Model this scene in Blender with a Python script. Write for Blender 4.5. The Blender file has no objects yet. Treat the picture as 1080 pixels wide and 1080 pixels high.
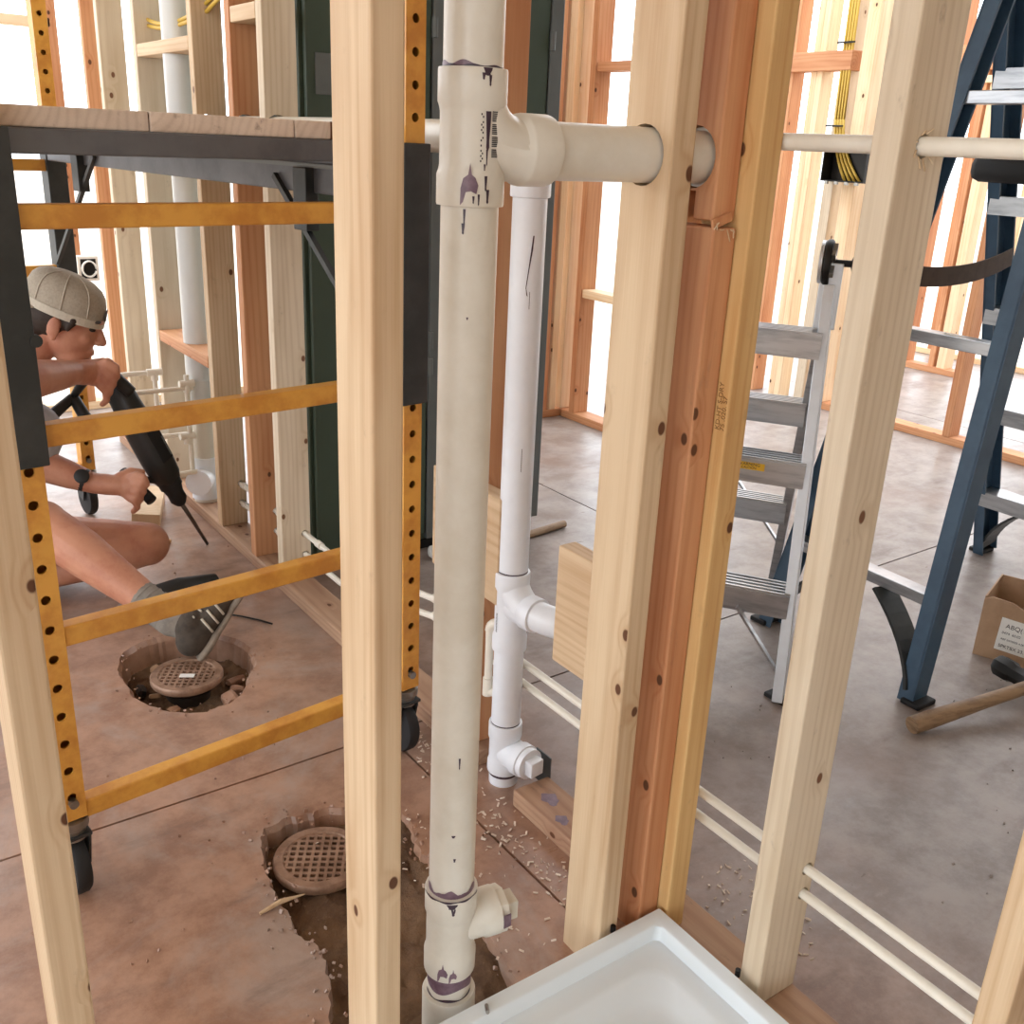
import bpy, bmesh, math, random
from mathutils import Vector, Matrix, Euler
random.seed(7)
sc = bpy.context.scene
col = sc.collection
# ------------------------------------------------------------------ camera, sky, exposure
cam = bpy.data.cameras.new('camera'); cam.lens = 35.0; cam.sensor_width = 36.0
cam.clip_start = .02
co = bpy.data.objects.new('camera', cam); col.objects.link(co); sc.camera = co
RX = Vector((0.81817, -0.57339, 0.04270)); UP = Vector((0.16686, 0.30784, 0.93669)); FW = Vector((0.55023, 0.75925, -0.34754))
mw = Matrix.Identity(4)
for i in range(3):
    mw[i][0] = RX[i]; mw[i][1] = UP[i]; mw[i][2] = -FW[i]
mw[2][3] = 1.273
co.matrix_world = mw
w = bpy.data.worlds.new('World'); sc.world = w; w.use_nodes = True
w.node_tree.nodes['Background'].inputs[0].default_value = (.93, .975, 1.03, 1)
w.node_tree.nodes['Background'].inputs[1].default_value = 3.7
vs = sc.view_settings
vs.view_transform = 'Standard'; vs.look = 'None'; vs.exposure = 0.0; vs.gamma = 1.0; vs.use_curve_mapping = False

# ------------------------------------------------------------------ materials
def lin(c):
    return tuple(((v/255)/12.92 if v/255 <= .04045 else ((v/255+.055)/1.055)**2.4) for v in c)
class NT:
    def __init__(s, name):
        s.m = bpy.data.materials.new(name); s.m.use_nodes = True
        s.t = s.m.node_tree; s.n = s.t.nodes; s.p = s.n['Principled BSDF']
    def add(s, ty, ins=None, **kw):
        n = s.n.new(ty)
        for k, v in kw.items(): setattr(n, k, v)
        for k, v in (ins or {}).items():
            if isinstance(v, bpy.types.NodeSocket): s.t.links.new(v, n.inputs[k])
            else: n.inputs[k].default_value = v
        return n
    def link(s, a, b): s.t.links.new(a, b)
    def math(s, op, a, b=0.0, c=None, clamp=False):
        n = s.n.new('ShaderNodeMath'); n.operation = op; n.use_clamp = clamp
        for i, v in enumerate((a, b) if c is None else (a, b, c)):
            if isinstance(v, bpy.types.NodeSocket): s.t.links.new(v, n.inputs[i])
            else: n.inputs[i].default_value = v
        return n.outputs[0]
    def mix(s, f, a, b, mode='MIX'):
        n = s.n.new('ShaderNodeMix'); n.data_type = 'RGBA'; n.blend_type = mode
        for i, v in ((0, f), (6, a), (7, b)):
            if isinstance(v, bpy.types.NodeSocket): s.t.links.new(v, n.inputs[i])
            else: n.inputs[i].default_value = v if i == 0 else (tuple(v)+(1,))[:4]
        return n.outputs[2]
    def smooth(s, v, a, b):
        n = s.n.new('ShaderNodeMapRange'); n.interpolation_type = 'SMOOTHSTEP'
        s.t.links.new(v, n.inputs[0]); n.inputs[1].default_value = a; n.inputs[2].default_value = b
        return n.outputs[0]
    def bump(s, h, st=.3, d=.002):
        b = s.add('ShaderNodeBump', {'Strength': st, 'Distance': d, 'Height': h}); s.link(b.outputs[0], s.p.inputs['Normal'])

def wood(name, light, dark, knot=(96, 60, 38), dirt=.15, kt=.84):
    m = NT(name)
    tc = m.add('ShaderNodeTexCoord').outputs['Object']
    rnd = m.add('ShaderNodeObjectInfo').outputs['Random']
    off = m.add('ShaderNodeCombineXYZ', {0: m.math('MULTIPLY', rnd, 7.3), 1: m.math('MULTIPLY', rnd, 3.9), 2: m.math('MULTIPLY', rnd, 41.)}).outputs[0]
    v = m.add('ShaderNodeVectorMath', {0: tc, 1: off}, operation='ADD').outputs[0]
    st = m.add('ShaderNodeMapping', {'Vector': v, 'Scale': (9, 9, .9)}).outputs[0]
    wob = m.add('ShaderNodeTexNoise', {'Vector': st, 'Scale': 1., 'Detail': 2.}).outputs[0]
    sx = m.add('ShaderNodeSeparateXYZ', {0: tc})
    px = m.math('ADD', sx.outputs[0], m.math('SUBTRACT', m.math('MULTIPLY', rnd, .2), .1))
    py = m.math('ADD', sx.outputs[1], m.math('SUBTRACT', m.math('MULTIPLY', m.math('FRACT', m.math('MULTIPLY', rnd, 17.)), .3), .05))
    r = m.math('SQRT', m.math('ADD', m.math('MULTIPLY', px, px), m.math('MULTIPLY', py, py)))
    # knots bend the rings around them
    nx = m.math('ABSOLUTE', m.add('ShaderNodeSeparateXYZ', {0: m.add('ShaderNodeTexCoord').outputs['Normal']}).outputs[0])
    sv = m.add('ShaderNodeSeparateXYZ', {0: v})
    pick = m.math('GREATER_THAN', nx, .5)
    uu = m.math('ADD', m.math('MULTIPLY', pick, m.math('ADD', sv.outputs[1], 3.3)), m.math('MULTIPLY', m.math('SUBTRACT', 1., pick), sv.outputs[0]))
    kv = m.add('ShaderNodeCombineXYZ', {0: m.math('MULTIPLY', uu, 12.), 1: m.math('MULTIPLY', sv.outputs[2], 8.), 2: 0.}).outputs[0]
    vor = m.add('ShaderNodeTexVoronoi', {'Vector': kv, 'Scale': 1.0, 'Randomness': 1.}, voronoi_dimensions='2D')
    kd = m.math('ADD', vor.outputs['Distance'], m.math('MULTIPLY', m.math('SUBTRACT', wob, .5), .08))
    ksel = m.math('GREATER_THAN', m.add('ShaderNodeSeparateColor', {0: vor.outputs['Color']}).outputs[0], kt)
    kn = m.math('MULTIPLY', m.smooth(kd, .085, .055), ksel)
    halo = m.math('MULTIPLY', m.smooth(kd, .32, .06), ksel)
    rr = m.math('ADD', m.math('MULTIPLY', r, 150.), m.math('ADD', m.math('MULTIPLY', wob, 7.), m.math('MULTIPLY', halo, 2.)))
    ring = m.math('POWER', m.math('ADD', m.math('MULTIPLY', m.math('SINE', m.math('MULTIPLY', rr, 3.2)), .5), .5), 2.2)
    fine = m.add('ShaderNodeTexNoise', {'Vector': m.add('ShaderNodeMapping', {'Vector': v, 'Scale': (420, 420, 7)}).outputs[0], 'Scale': 1., 'Detail': 3.}).outputs[0]
    big = m.add('ShaderNodeTexNoise', {'Vector': m.add('ShaderNodeMapping', {'Vector': v, 'Scale': (14, 14, 2.5)}).outputs[0], 'Scale': 1., 'Detail': 3.}).outputs[0]
    L, D = lin(light), lin(dark)
    f = m.math('ADD', m.math('MULTIPLY', ring, .32), m.math('MULTIPLY', m.smooth(big, .35, .7), .5), clamp=True)
    f = m.math('ADD', f, m.math('MULTIPLY', m.math('SUBTRACT', fine, .5), .5), clamp=True)
    c = m.mix(f, L, D)
    c = m.mix(m.math('MULTIPLY', halo, .35), c, D)
    c = m.mix(kn, c, lin(knot))
    # scuffs and yard dirt
    sp = m.add('ShaderNodeTexNoise', {'Vector': m.add('ShaderNodeMapping', {'Vector': v, 'Scale': (26, 26, 13)}).outputs[0], 'Scale': 1., 'Detail': 6., 'Roughness': .7}).outputs[0]
    c = m.mix(m.math('MULTIPLY', m.smooth(sp, .6, .78), dirt*2), c, lin((120, 98, 84)))
    hs = m.add('ShaderNodeHueSaturation', {'Color': c, 'Value': m.math('ADD', m.math('MULTIPLY', m.math('FRACT', m.math('MULTIPLY', rnd, 91.)), .14), .93)})
    m.link(hs.outputs[0], m.p.inputs['Base Color'])
    m.p.inputs['Roughness'].default_value = .62
    m.p.inputs['Specular IOR Level'].default_value = .3
    m.bump(m.math('ADD', fine, m.math('MULTIPLY', ring, .5)), .25, .0006)
    return m.m
def plain(name, rgb, rough=.5, metal=0., var=0., vs_=8., rgb2=None, bump=0., spec=.5, scale=(1, 1, 1), coat=0.):
    m = NT(name)
    c = lin(rgb)
    if var or rgb2:
        tc = m.add('ShaderNodeTexCoord').outputs['Object']
        tv = m.add('ShaderNodeMapping', {'Vector': tc, 'Scale': scale}).outputs[0]
        nz = m.add('ShaderNodeTexNoise', {'Vector': tv, 'Scale': vs_, 'Detail': 6., 'Roughness': .65}).outputs[0]
        d = lin(rgb2) if rgb2 else tuple(v*(1-var) for v in c)
        m.link(m.mix(m.smooth(nz, .38, .68), c, d), m.p.inputs['Base Color'])
        if bump: m.bump(nz, bump, .002)
    else:
        m.p.inputs['Base Color'].default_value = c+(1,)
    m.p.inputs['Roughness'].default_value = rough; m.p.inputs['Metallic'].default_value = metal
    m.p.inputs['Specular IOR Level'].default_value = spec
    if coat: m.p.inputs['Coat Weight'].default_value = coat
    return m.m
M = {}
M['pine'] = wood('pine_pale', (216, 190, 156), (184, 148, 110), kt=.86)
M['grey'] = wood('pine_greyed', (218, 202, 178), (190, 168, 138), (112, 76, 52), dirt=.25, kt=.72)
M['orange'] = wood('fir_orange', (208, 154, 112), (178, 112, 72))
M['yellow'] = wood('pine_yellow', (216, 178, 122), (190, 138, 80))
M['far'] = wood('pine_warm', (242, 216, 180), (224, 184, 138))
M['dirty'] = wood('plate_dirty', (186, 152, 124), (146, 106, 84), dirt=.5)
M['deckwood'] = wood('deck_worn', (228, 212, 196), (198, 178, 160), dirt=.4)
M['railsteel'] = plain('grey_painted_steel', (104, 106, 110), .45, .3, rgb2=(84, 86, 90), vs_=6.)
M['cream'] = plain('pvc_cream', (224, 219, 207), .32, rgb2=(210, 202, 186), vs_=5., spec=.45)
M['white'] = plain('pvc_white', (236, 240, 246), .28, var=.05, vs_=9.)
M['cpvc'] = plain('cpvc_ivory', (236, 229, 214), .38, var=.06, vs_=14.)
M['vent3'] = plain('pvc_bluish_white', (214, 216, 214), .3, var=.06, vs_=6.)
M['primer'] = plain('purple_primer', (128, 104, 116), .4, rgb2=(100, 76, 90), vs_=40.)
M['primer_dark'] = plain('purple_primer_dark', (62, 42, 58), .35, var=.3, vs_=60.)
M['ink'] = plain('black_ink', (44, 40, 42), .5)
M['scaf'] = plain('scaffold_yellow', (224, 166, 72), .45, rgb2=(198, 134, 54), vs_=11., coat=.1)
M['blackmetal'] = plain('black_steel', (50, 54, 54), .5, .3, rgb2=(66, 68, 68), vs_=7.)
M['rubber'] = plain('black_rubber', (26, 26, 27), .7, var=.2)
M['zinc'] = plain('zinc_steel', (150, 148, 142), .35, .9, var=.2, vs_=30.)
M['alu'] = plain('aluminium', (190, 192, 194), .3, .8, rgb2=(156, 158, 162), vs_=6., scale=(1, 1, 8))
M['alu_lt'] = plain('aluminium_bright', (206, 210, 214), .35, .6, var=.1, vs_=8.)
M['blue'] = plain('fibreglass_blue', (62, 88, 110), .42, rgb2=(52, 76, 98), vs_=9.)
M['green'] = plain('cabinet_green', (62, 76, 62), .45, var=.12, vs_=4.)
M['greytrim'] = plain('cabinet_grey_trim', (104, 108, 106), .4, .2, var=.1)
M['bronze'] = plain('drain_bronze', (164, 132, 110), .5, .2, rgb2=(128, 98, 78), vs_=24., bump=.2)
M['drainblack'] = plain('drain_body_black', (44, 38, 34), .6)
M['acrylic'] = plain('shower_pan_acrylic', (228, 236, 240), .22, var=.03, vs_=3., coat=.3)
M['skin'] = plain('skin_tan', (196, 140, 112), .5, rgb2=(178, 116, 92), vs_=9., spec=.35)
M['hair'] = plain('hair_brown', (52, 38, 28), .7, var=.4, vs_=80., scale=(1, 1, 4))
M['cap'] = plain('cap_mesh_grey', (172, 160, 142), .85, var=.18, vs_=160.)
M['capwhite'] = plain('cap_front_cream', (196, 186, 168), .85, var=.1, vs_=120.)
M['shirt'] = plain('shirt_heather_grey', (184, 188, 194), .9, var=.2, vs_=26.)
M['shorts'] = plain('shorts_brown', (92, 76, 64), .9, var=.25, vs_=20.)
M['sock'] = plain('sock_grey', (140, 132, 122), .95, var=.25, vs_=40.)
M['shoe'] = plain('shoe_charcoal', (72, 62, 52), .85, var=.35, vs_=50.)
M['sole'] = plain('shoe_sole_tan', (136, 122, 106), .8, var=.25, vs_=30.)
M['strapw'] = plain('watch_black', (30, 29, 28), .6)
M['drill'] = plain('drill_black', (38, 38, 36), .5, var=.2, vs_=20.)
M['steel'] = plain('tool_steel', (110, 106, 100), .35, .9, var=.2)
M['kraft'] = plain('cardboard_kraft', (178, 146, 116), .85, rgb2=(158, 126, 98), vs_=7.)
M['paper'] = plain('label_paper', (232, 230, 224), .7)
M['stickery'] = plain('sticker_yellow', (226, 178, 48), .5)
M['cable'] = plain('cable_yellow', (206, 172, 72), .45)
M['cablew'] = plain('cable_white', (226, 222, 212), .45)
M['strap'] = plain('strap_brown', (88, 72, 62), .85, var=.2, vs_=40.)
M['hickory'] = plain('hickory_handle', (150, 122, 92), .55, rgb2=(112, 86, 62), vs_=12., scale=(1, 1, 6))
M['iron'] = plain('hammer_iron', (40, 38, 36), .5, .6, var=.2)
M['galv'] = plain('nail_plate_steel', (104, 108, 108), .4, .8, var=.2)
M['board'] = plain('sheathing_pale', (226, 218, 206), .8, var=.06)
M['print'] = plain('lumber_stamp', (128, 88, 40), .7)
def dirtmat():
    m = NT('red_clay_dirt')
    tc = m.add('ShaderNodeTexCoord').outputs['Object']
    a = m.add('ShaderNodeTexNoise', {'Vector': tc, 'Scale': 9., 'Detail': 8., 'Roughness': .7}).outputs[0]
    b = m.add('ShaderNodeTexNoise', {'Vector': tc, 'Scale': 70., 'Detail': 5., 'Roughness': .7}).outputs[0]
    c = m.mix(m.smooth(a, .35, .68), lin((126, 98, 72)), lin((84, 62, 46)))
    c = m.mix(m.smooth(b, .62, .75), c, lin((156, 126, 100)))
    m.link(c, m.p.inputs['Base Color']); m.p.inputs['Roughness'].default_value = .95
    m.bump(b, .8, .006); return m.m
M['dirt'] = dirtmat()
def concmat():
    m = NT('dusty_concrete')
    tc = m.add('ShaderNodeTexCoord').outputs['Object']
    s = m.add('ShaderNodeSeparateXYZ', {0: tc})
    a = m.add('ShaderNodeTexNoise', {'Vector': tc, 'Scale': 1.3, 'Detail': 6., 'Roughness': .6}).outputs[0]
    b = m.add('ShaderNodeTexNoise', {'Vector': tc, 'Scale': 8., 'Detail': 8., 'Roughness': .72}).outputs[0]
    d = m.add('ShaderNodeTexNoise', {'Vector': tc, 'Scale': 150., 'Detail': 4., 'Roughness': .7}).outputs[0]
    # red clay dust was tracked over the bathroom bays, the open hall is bare grey slab
    x = m.math('ADD', s.outputs[0], m.math('MULTIPLY', m.math('SUBTRACT', a, .5), .9))
    fx = m.math('MAXIMUM', m.smooth(x, .75, 1.7), m.smooth(s.outputs[1], 3.3, 3.9))  # grey towards the back stands in for overexposed light on that floor
    g2 = m.add('ShaderNodeTexNoise', {'Vector': tc, 'Scale': 2.6, 'Detail': 7., 'Roughness': .7, 'Distortion': .6}).outputs[0]
    red = m.mix(m.smooth(b, .36, .66), lin((174, 136, 112)), lin((140, 102, 80)))
    red = m.mix(m.math('MULTIPLY', m.smooth(g2, .46, .66), .75), red, lin((166, 148, 136)))  # grey patches paint the slab's sheen into the red
    gry = m.mix(m.smooth(b, .34, .7), lin((160, 150, 144)), lin((126, 114, 107)))
    c = m.mix(fx, red, gry)
    c = m.mix(m.math('MULTIPLY', m.smooth(a, .5, .72), .5), c, lin((134, 106, 92)))
    c = m.mix(m.math('MULTIPLY', m.smooth(b, .60, .82), .7), c, lin((192, 174, 160)))
    c = m.mix(m.math('MULTIPLY', m.smooth(d, .64, .76), .45), c, lin((98, 72, 58)))
    sm = m.add('ShaderNodeTexNoise', {'Vector': m.add('ShaderNodeMapping', {'Vector': tc, 'Scale': (1.6, 5., 1), 'Rotation': (0, 0, .3)}).outputs[0], 'Scale': 1.4, 'Detail': 7., 'Roughness': .68}).outputs[0]
    c = m.mix(m.math('MULTIPLY', m.smooth(sm, .55, .72), .55), c, lin((104, 84, 74)))
    m.link(c, m.p.inputs['Base Color'])
    m.p.inputs['Specular IOR Level'].default_value = .6
    m.link(m.math('ADD', m.math('MULTIPLY', sm, .5), .12), m.p.inputs['Roughness'])
    m.bump(m.math('ADD', b, m.math('MULTIPLY', d, .4)), .25, .003); return m.m
M['conc'] = concmat()
M['ground'] = plain('outdoor_ground', (214, 204, 190), .95, var=.1, vs_=.7)

# ------------------------------------------------------------------ mesh helpers
V = Vector
def obj(name, bm, mat=None, parent=None, smooth=False, loc=None, rot=None, label=None):
    if isinstance(bm, bmesh.types.BMesh):
        bmesh.ops.recalc_face_normals(bm, faces=bm.faces)
        me = bpy.data.meshes.new(name); bm.to_mesh(me); bm.free()
    else: me = bm
    if smooth:
        for p in me.polygons: p.use_smooth = True
        if smooth is not True: me.set_sharp_from_angle(angle=math.radians(smooth))
    if mat is not None and not me.materials: me.materials.append(M[mat] if isinstance(mat, str) else mat)
    o = bpy.data.objects.new(name, me); col.objects.link(o)
    if parent is not None: o.parent = parent
    if loc is not None: o.location = loc
    if rot is not None: o.rotation_euler = rot
    if label: o['label'] = label
    return o
def tag(o, label, cat=None, group=None, kind=None):
    o['label'] = label
    if cat: o['category'] = cat
    if group: o['group'] = group
    if kind: o['kind'] = kind
    return o
def thing(name, label, cat, loc=(0, 0, 0), rz=0, group=None, kind=None):
    o = bpy.data.objects.new(name, None); col.objects.link(o); o.empty_display_size = .05
    o.location = loc; o.rotation_euler = (0, 0, rz)
    return tag(o, label, cat, group, kind)
def box(bm, c, s, R=None, bev=0.):
    mt = Matrix.Translation(V(c)) @ (R.to_4x4() if R else Matrix.Identity(4)) @ Matrix.Diagonal((s[0], s[1], s[2], 1))
    g = bmesh.ops.create_cube(bm, size=1.0, matrix=mt)
    if bev:
        es = list({e for v in g['verts'] for e in v.link_edges})
        bmesh.ops.bevel(bm, geom=es, offset=bev, segments=2, affect='EDGES', profile=.5)
    return bm
def B(c, s, R=None, bev=0.): return box(bmesh.new(), c, s, R, bev)
def frame(d, up=V((0, 0, 1))):
    z = V(d).normalized()
    x = up.cross(z)
    if x.length < 1e-4: x = V((1, 0, 0))
    x.normalize(); y = z.cross(x)
    return Matrix((x, y, z)).transposed()
def bar(bm, a, b, wx, wy, up=V((0, 0, 1)), bev=0.):
    a, b = V(a), V(b)
    return box(bm, (a+b)/2, (wx, wy, (b-a).length), frame(b-a, up), bev)
def tube(bm, pts, r, n=14, cap=True):
    pts = [V(p) for p in pts]; rr = r if isinstance(r, (list, tuple)) else [r]*len(pts)
    rings = []; fx = None
    for i, p in enumerate(pts):
        d = (pts[min(i+1, len(pts)-1)]-pts[max(i-1, 0)]).normalized()
        if fx is None: fx = frame(d).col[0].copy()
        fx = (fx-d*fx.dot(d)).normalized(); fy = d.cross(fx)
        rings.append([bm.verts.new(p+fx*(rr[i]*math.cos(2*math.pi*k/n))+fy*(rr[i]*math.sin(2*math.pi*k/n))) for k in range(n)])
    for a, b in zip(rings, rings[1:]):
        for k in range(n): bm.faces.new((a[k], a[(k+1) % n], b[(k+1) % n], b[k]))
    if cap: bm.faces.new(rings[0][::-1]); bm.faces.new(rings[-1])
    return bm
def T(pts, r, n=14, cap=True): return tube(bmesh.new(), pts, r, n, cap)
def lathe(bm, prof, c=(0, 0, 0), ax=(0, 0, 1), n=28):
    F = frame(ax); c = V(c); rings = []
    for r, z in prof:
        rings.append([bm.verts.new(c+F @ V((r*math.cos(2*math.pi*k/n), r*math.sin(2*math.pi*k/n), z))) for k in range(n)])
    for a, b in zip(rings, rings[1:]):
        for k in range(n): bm.faces.new((a[k], a[(k+1) % n], b[(k+1) % n], b[k]))
    if prof[0][0] > 1e-6: bm.faces.new(rings[0][::-1])
    if prof[-1][0] > 1e-6: bm.faces.new(rings[-1])
    bmesh.ops.remove_doubles(bm, verts=bm.verts, dist=1e-6)
    return bm
def arc(p0, p1, p2, n=8):
    p0, p1, p2 = V(p0), V(p1), V(p2)
    return [p0*(1-t)**2+p1*2*t*(1-t)+p2*t*t for t in [i/n for i in range(n+1)]]
def prism(bm, poly, z0, z1, top_scale=None):
    a = [bm.verts.new((x, y, z0)) for x, y in poly]; b = [bm.verts.new((x, y, z1)) for x, y in poly]
    n = len(poly)
    bm.faces.new(a[::-1]); bm.faces.new(b)
    for i in range(n): bm.faces.new((a[i], a[(i+1) % n], b[(i+1) % n], b[i]))
    return bm
def cut(o, cutters):
    """drill real holes: o minus the cutter meshes"""
    cs = []
    for bm in cutters:
        c = obj('cutter', bm); cs.append(c)
        md = o.modifiers.new('b', 'BOOLEAN'); md.operation = 'DIFFERENCE'; md.object = c; md.solver = 'EXACT'
    bpy.context.view_layer.update()
    dg = bpy.context.evaluated_depsgraph_get()
    me = bpy.data.meshes.new_from_object(o.evaluated_get(dg)); o.modifiers.clear()
    old = o.data; mats = list(old.materials); o.data = me
    if not me.materials:
        for m_ in mats: me.materials.append(m_)
    bpy.data.meshes.remove(old)
    for c in cs:
        d = c.data; bpy.data.objects.remove(c); bpy.data.meshes.remove(d)
    return o
def applied(o):
    bpy.context.view_layer.update()
    dg = bpy.context.evaluated_depsgraph_get()
    me = bpy.data.meshes.new_from_object(o.evaluated_get(dg)); mats = list(o.data.materials); o.modifiers.clear(); o.data = me
    if not me.materials:
        for m_ in mats: me.materials.append(m_)
    return o
def lumber(name, p0, p1, wx, wy, mat, parent, up=V((0, 1, 0)), bev=.003, holes=(), warp=0.):
    """a board, local z along its length, origin at its lower end; wx across `side`, wy along the other"""
    p0, p1 = V(p0), V(p1); L = (p1-p0).length
    bm = B((0, 0, L/2), (wx, wy, L), None, bev)
    o = obj(name, bm, mat, parent)
    R = frame(p1-p0, up)
    o.matrix_local = Matrix.Translation(p0) @ R.to_4x4()
    if holes:
        cs = []
        bpy.context.view_layer.update()
        for a, b, r in holes: cs.append(T([V(a), V(b)], r, 24))
        cut(o, cs)
    return o
def stud(parent, x0, y0, dx, dy, z0, z1, mat, holes=(), name='stud'):
    """an upright board whose low-x low-y corner stands at (x0, y0)"""
    return lumber(name, (x0+dx/2, y0+dy/2, z0), (x0+dx/2, y0+dy/2, z1), dx, dy, mat, parent, V((0, 1, 0)), holes=holes)
def text(name, s, size, mat, parent, mtx, ext=.0002, align='LEFT'):
    c = bpy.data.curves.new(name, 'FONT'); c.body = s; c.size = size; c.extrude = ext; c.align_x = align
    o = bpy.data.objects.new(name, c); col.objects.link(o)
    bpy.context.view_layer.update()
    me = bpy.data.meshes.new_from_object(o.evaluated_get(bpy.context.evaluated_depsgraph_get()))
    bpy.data.objects.remove(o); bpy.data.curves.remove(c)
    q = obj(name, me, mat, parent); q.data.materials.clear(); q.data.materials.append(M[mat]); q.matrix_local = mtx
    return q
def wrap_patch(bm, c, r, polys, off=.0005):
    """flat marks laid on an upright pipe of radius r: polygons in (angle, z), angle 0 = +x"""
    for poly in polys:
        q = bmesh.new(); q.faces.new([q.verts.new((t*r, z, 0)) for t, z in poly])
        bmesh.ops.triangulate(q, faces=q.faces)
        if max(t for t, z in poly)-min(t for t, z in poly) > .2: bmesh.ops.subdivide_edges(q, edges=q.edges, cuts=3, use_grid_fill=True)
        for v in q.verts:
            t = v.co.x/r; v.co = V((c[0]+(r+off)*math.cos(t), c[1]+(r+off)*math.sin(t), v.co.y))
        me = bpy.data.meshes.new('m'); q.to_mesh(me); q.free(); bm.from_mesh(me); bpy.data.meshes.remove(me)
    return bm
def band(t0, t1, f0, f1, n=24):
    """a band round a pipe whose lower and upper edge wander"""
    out = []
    for i in range(n):
        a, b = t0+(t1-t0)*i/n, t0+(t1-t0)*(i+1)/n
        out.append([(a, f0(a)), (b, f0(b)), (b, f1(b)), (a, f1(a))])
    return out
def strip(t0, t1, z0, z1, n=6):
    """a quad on a pipe cut into narrow slices so that it follows the curve"""
    return [[(t0+(t1-t0)*i/n, z0), (t0+(t1-t0)*(i+1)/n, z0), (t0+(t1-t0)*(i+1)/n, z1), (t0+(t1-t0)*i/n, z1)] for i in range(n)]

# ------------------------------------------------------------------ slab, pits, ceiling, ground
PIT1 = [(0.709, 2.429), (0.660, 2.452), (0.617, 2.450), (0.545, 2.433), (0.504, 2.358), (0.490, 2.300), (0.494, 2.244), (0.490, 2.190), (0.502, 2.138), (0.545, 2.064), (0.61, 2.025), (0.650, 2.035), (0.68, 2.031), (0.746, 2.094), (0.770, 2.150), (0.801, 2.182), (0.822, 2.257), (0.814, 2.324), (0.774, 2.391)]
PIT2 = [(0.561, 1.555), (0.613, 1.570), (0.660, 1.556), (0.699, 1.556), (0.750, 1.532), (0.792, 1.516), (0.825, 1.470), (0.815, 1.40), (0.792, 1.355), (0.800, 1.28), (0.785, 1.197), (0.795, 1.12), (0.778, 1.044), (0.759, 0.936), (0.74, 0.86), (0.627, 0.84), (0.50, .86), (0.455, 0.97), (0.478, 1.068), (0.51, 1.14), (0.525, 1.19), (0.532, 1.233), (0.508, 1.27), (0.520, 1.304), (0.515, 1.36), (0.522, 1.414), (0.54, 1.50)]
def rough(poly, amp):
    out = []
    n = len(poly)
    for i in range(n):
        a, b = V(poly[i]), V(poly[(i+1) % n])
        for k in range(2):
            p = a.lerp(b, k/2)
            out.append((p.x+random.uniform(-amp, amp), p.y+random.uniform(-amp, amp)))
    return out
floor = obj('floor', B((1.8, .75, -.08), (9.6, 8.5, .16)), 'conc')
tag(floor, 'dusty concrete slab with saw cuts and broken out pits', 'floor', kind='structure')
def chaikin(poly):
    out = []
    for i in range(len(poly)):
        a, b = V(poly[i]), V(poly[(i+1) % len(poly)]); out += [tuple(a.lerp(b, .25)), tuple(a.lerp(b, .75))]
    return out
R1, R2 = rough(chaikin(PIT1), .003), rough(chaikin(PIT2), .004)
def groove(x0, y0, x1, y1, w_=.006, d=.007):
    a, b = V((x0, y0, 0)), V((x1, y1, 0))
    return box(bmesh.new(), (a+b)/2, (w_, d*2, (b-a).length), frame(b-a, V((0, 0, 1))))
def pit(poly, zb, k):
    cx = sum(p[0] for p in poly)/len(poly); cy = sum(p[1] for p in poly)/len(poly)
    bm = bmesh.new(); rings = []
    for z, s_ in ((.02, 1.0+k*.3), (0, 1.0), (-.012, 1-k*.5), (zb*.6, 1-k*.9), (zb, 1-k*1.5)):
        rings.append([bm.verts.new((cx+(x-cx)*s_, cy+(y-cy)*s_, z)) for x, y in poly])
    n = len(poly)
    for a, b in zip(rings, rings[1:]):
        for i in range(n): bm.faces.new((a[i], a[(i+1) % n], b[(i+1) % n], b[i]))
    bm.faces.new(rings[0]); bm.faces.new(rings[-1][::-1])
    return bm
cut(floor, [pit(R1, -.11, .10), pit(R2, -.075, .05)])
cut(floor, [groove(-2.9, 1.722, .62, 1.7265), groove(.62, 1.7265, 4.4, 1.80), groove(.931, 1.70, .938, 1.0), groove(2.3, 1.9, 2.3, 4.6), groove(4.8, 1.9, 4.8, 4.6)])
cl_ = B((-.05, .20, 2.86), (5.9, 7.4, .1))          # unseen roof, left open over hall and back bay to brighten the far floor
box(cl_, (4.75, -.95, 2.86), (3.7, 5.1, .1))
ceil = obj('ceiling', cl_, 'board')
tag(ceil, 'pale board ceiling above the framing', 'ceiling', kind='structure')
gr = obj('ground', B((2.5, 3.0, -.32), (80, 80, .1)), 'ground'); tag(gr, 'bright bare ground outside the building', 'ground', kind='structure')
def dirt(name, poly, zf, label):
    xs = [p[0] for p in poly]; ys = [p[1] for p in poly]
    bm = bmesh.new(); n = 60
    from mathutils import noise
    for i in range(n+1):
        for j in range(n+1):
            x = min(xs)-.01+(max(xs)-min(xs)+.02)*i/n; y = min(ys)-.01+(max(ys)-min(ys)+.02)*j/n
            z = zf(x, y)+.018*noise.noise((x*14, y*14, 3))+.010*noise.noise((x*45, y*45, 5))+.005*noise.noise((x*120, y*120, 9))
            bm.verts.new((x, y, min(z, -.004)))
    bm.verts.ensure_lookup_table()
    for i in range(n):
        for j in range(n):
            a = i*(n+1)+j; bm.faces.new([bm.verts[k] for k in (a, a+n+1, a+n+2, a+1)])
    o = obj(name, bm, 'dirt', None, True); tag(o, label, 'dirt', kind='stuff'); return o
dirt('pit_dirt', R1, lambda x, y: -.068, 'dark clay dirt at the bottom of the round pit')
dirt('trench_dirt', R2, lambda x, y: -.040+.026*max(0, min(1, (x-.70)/.1)), 'brown clay dirt filling the trench around the near drain')
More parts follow.
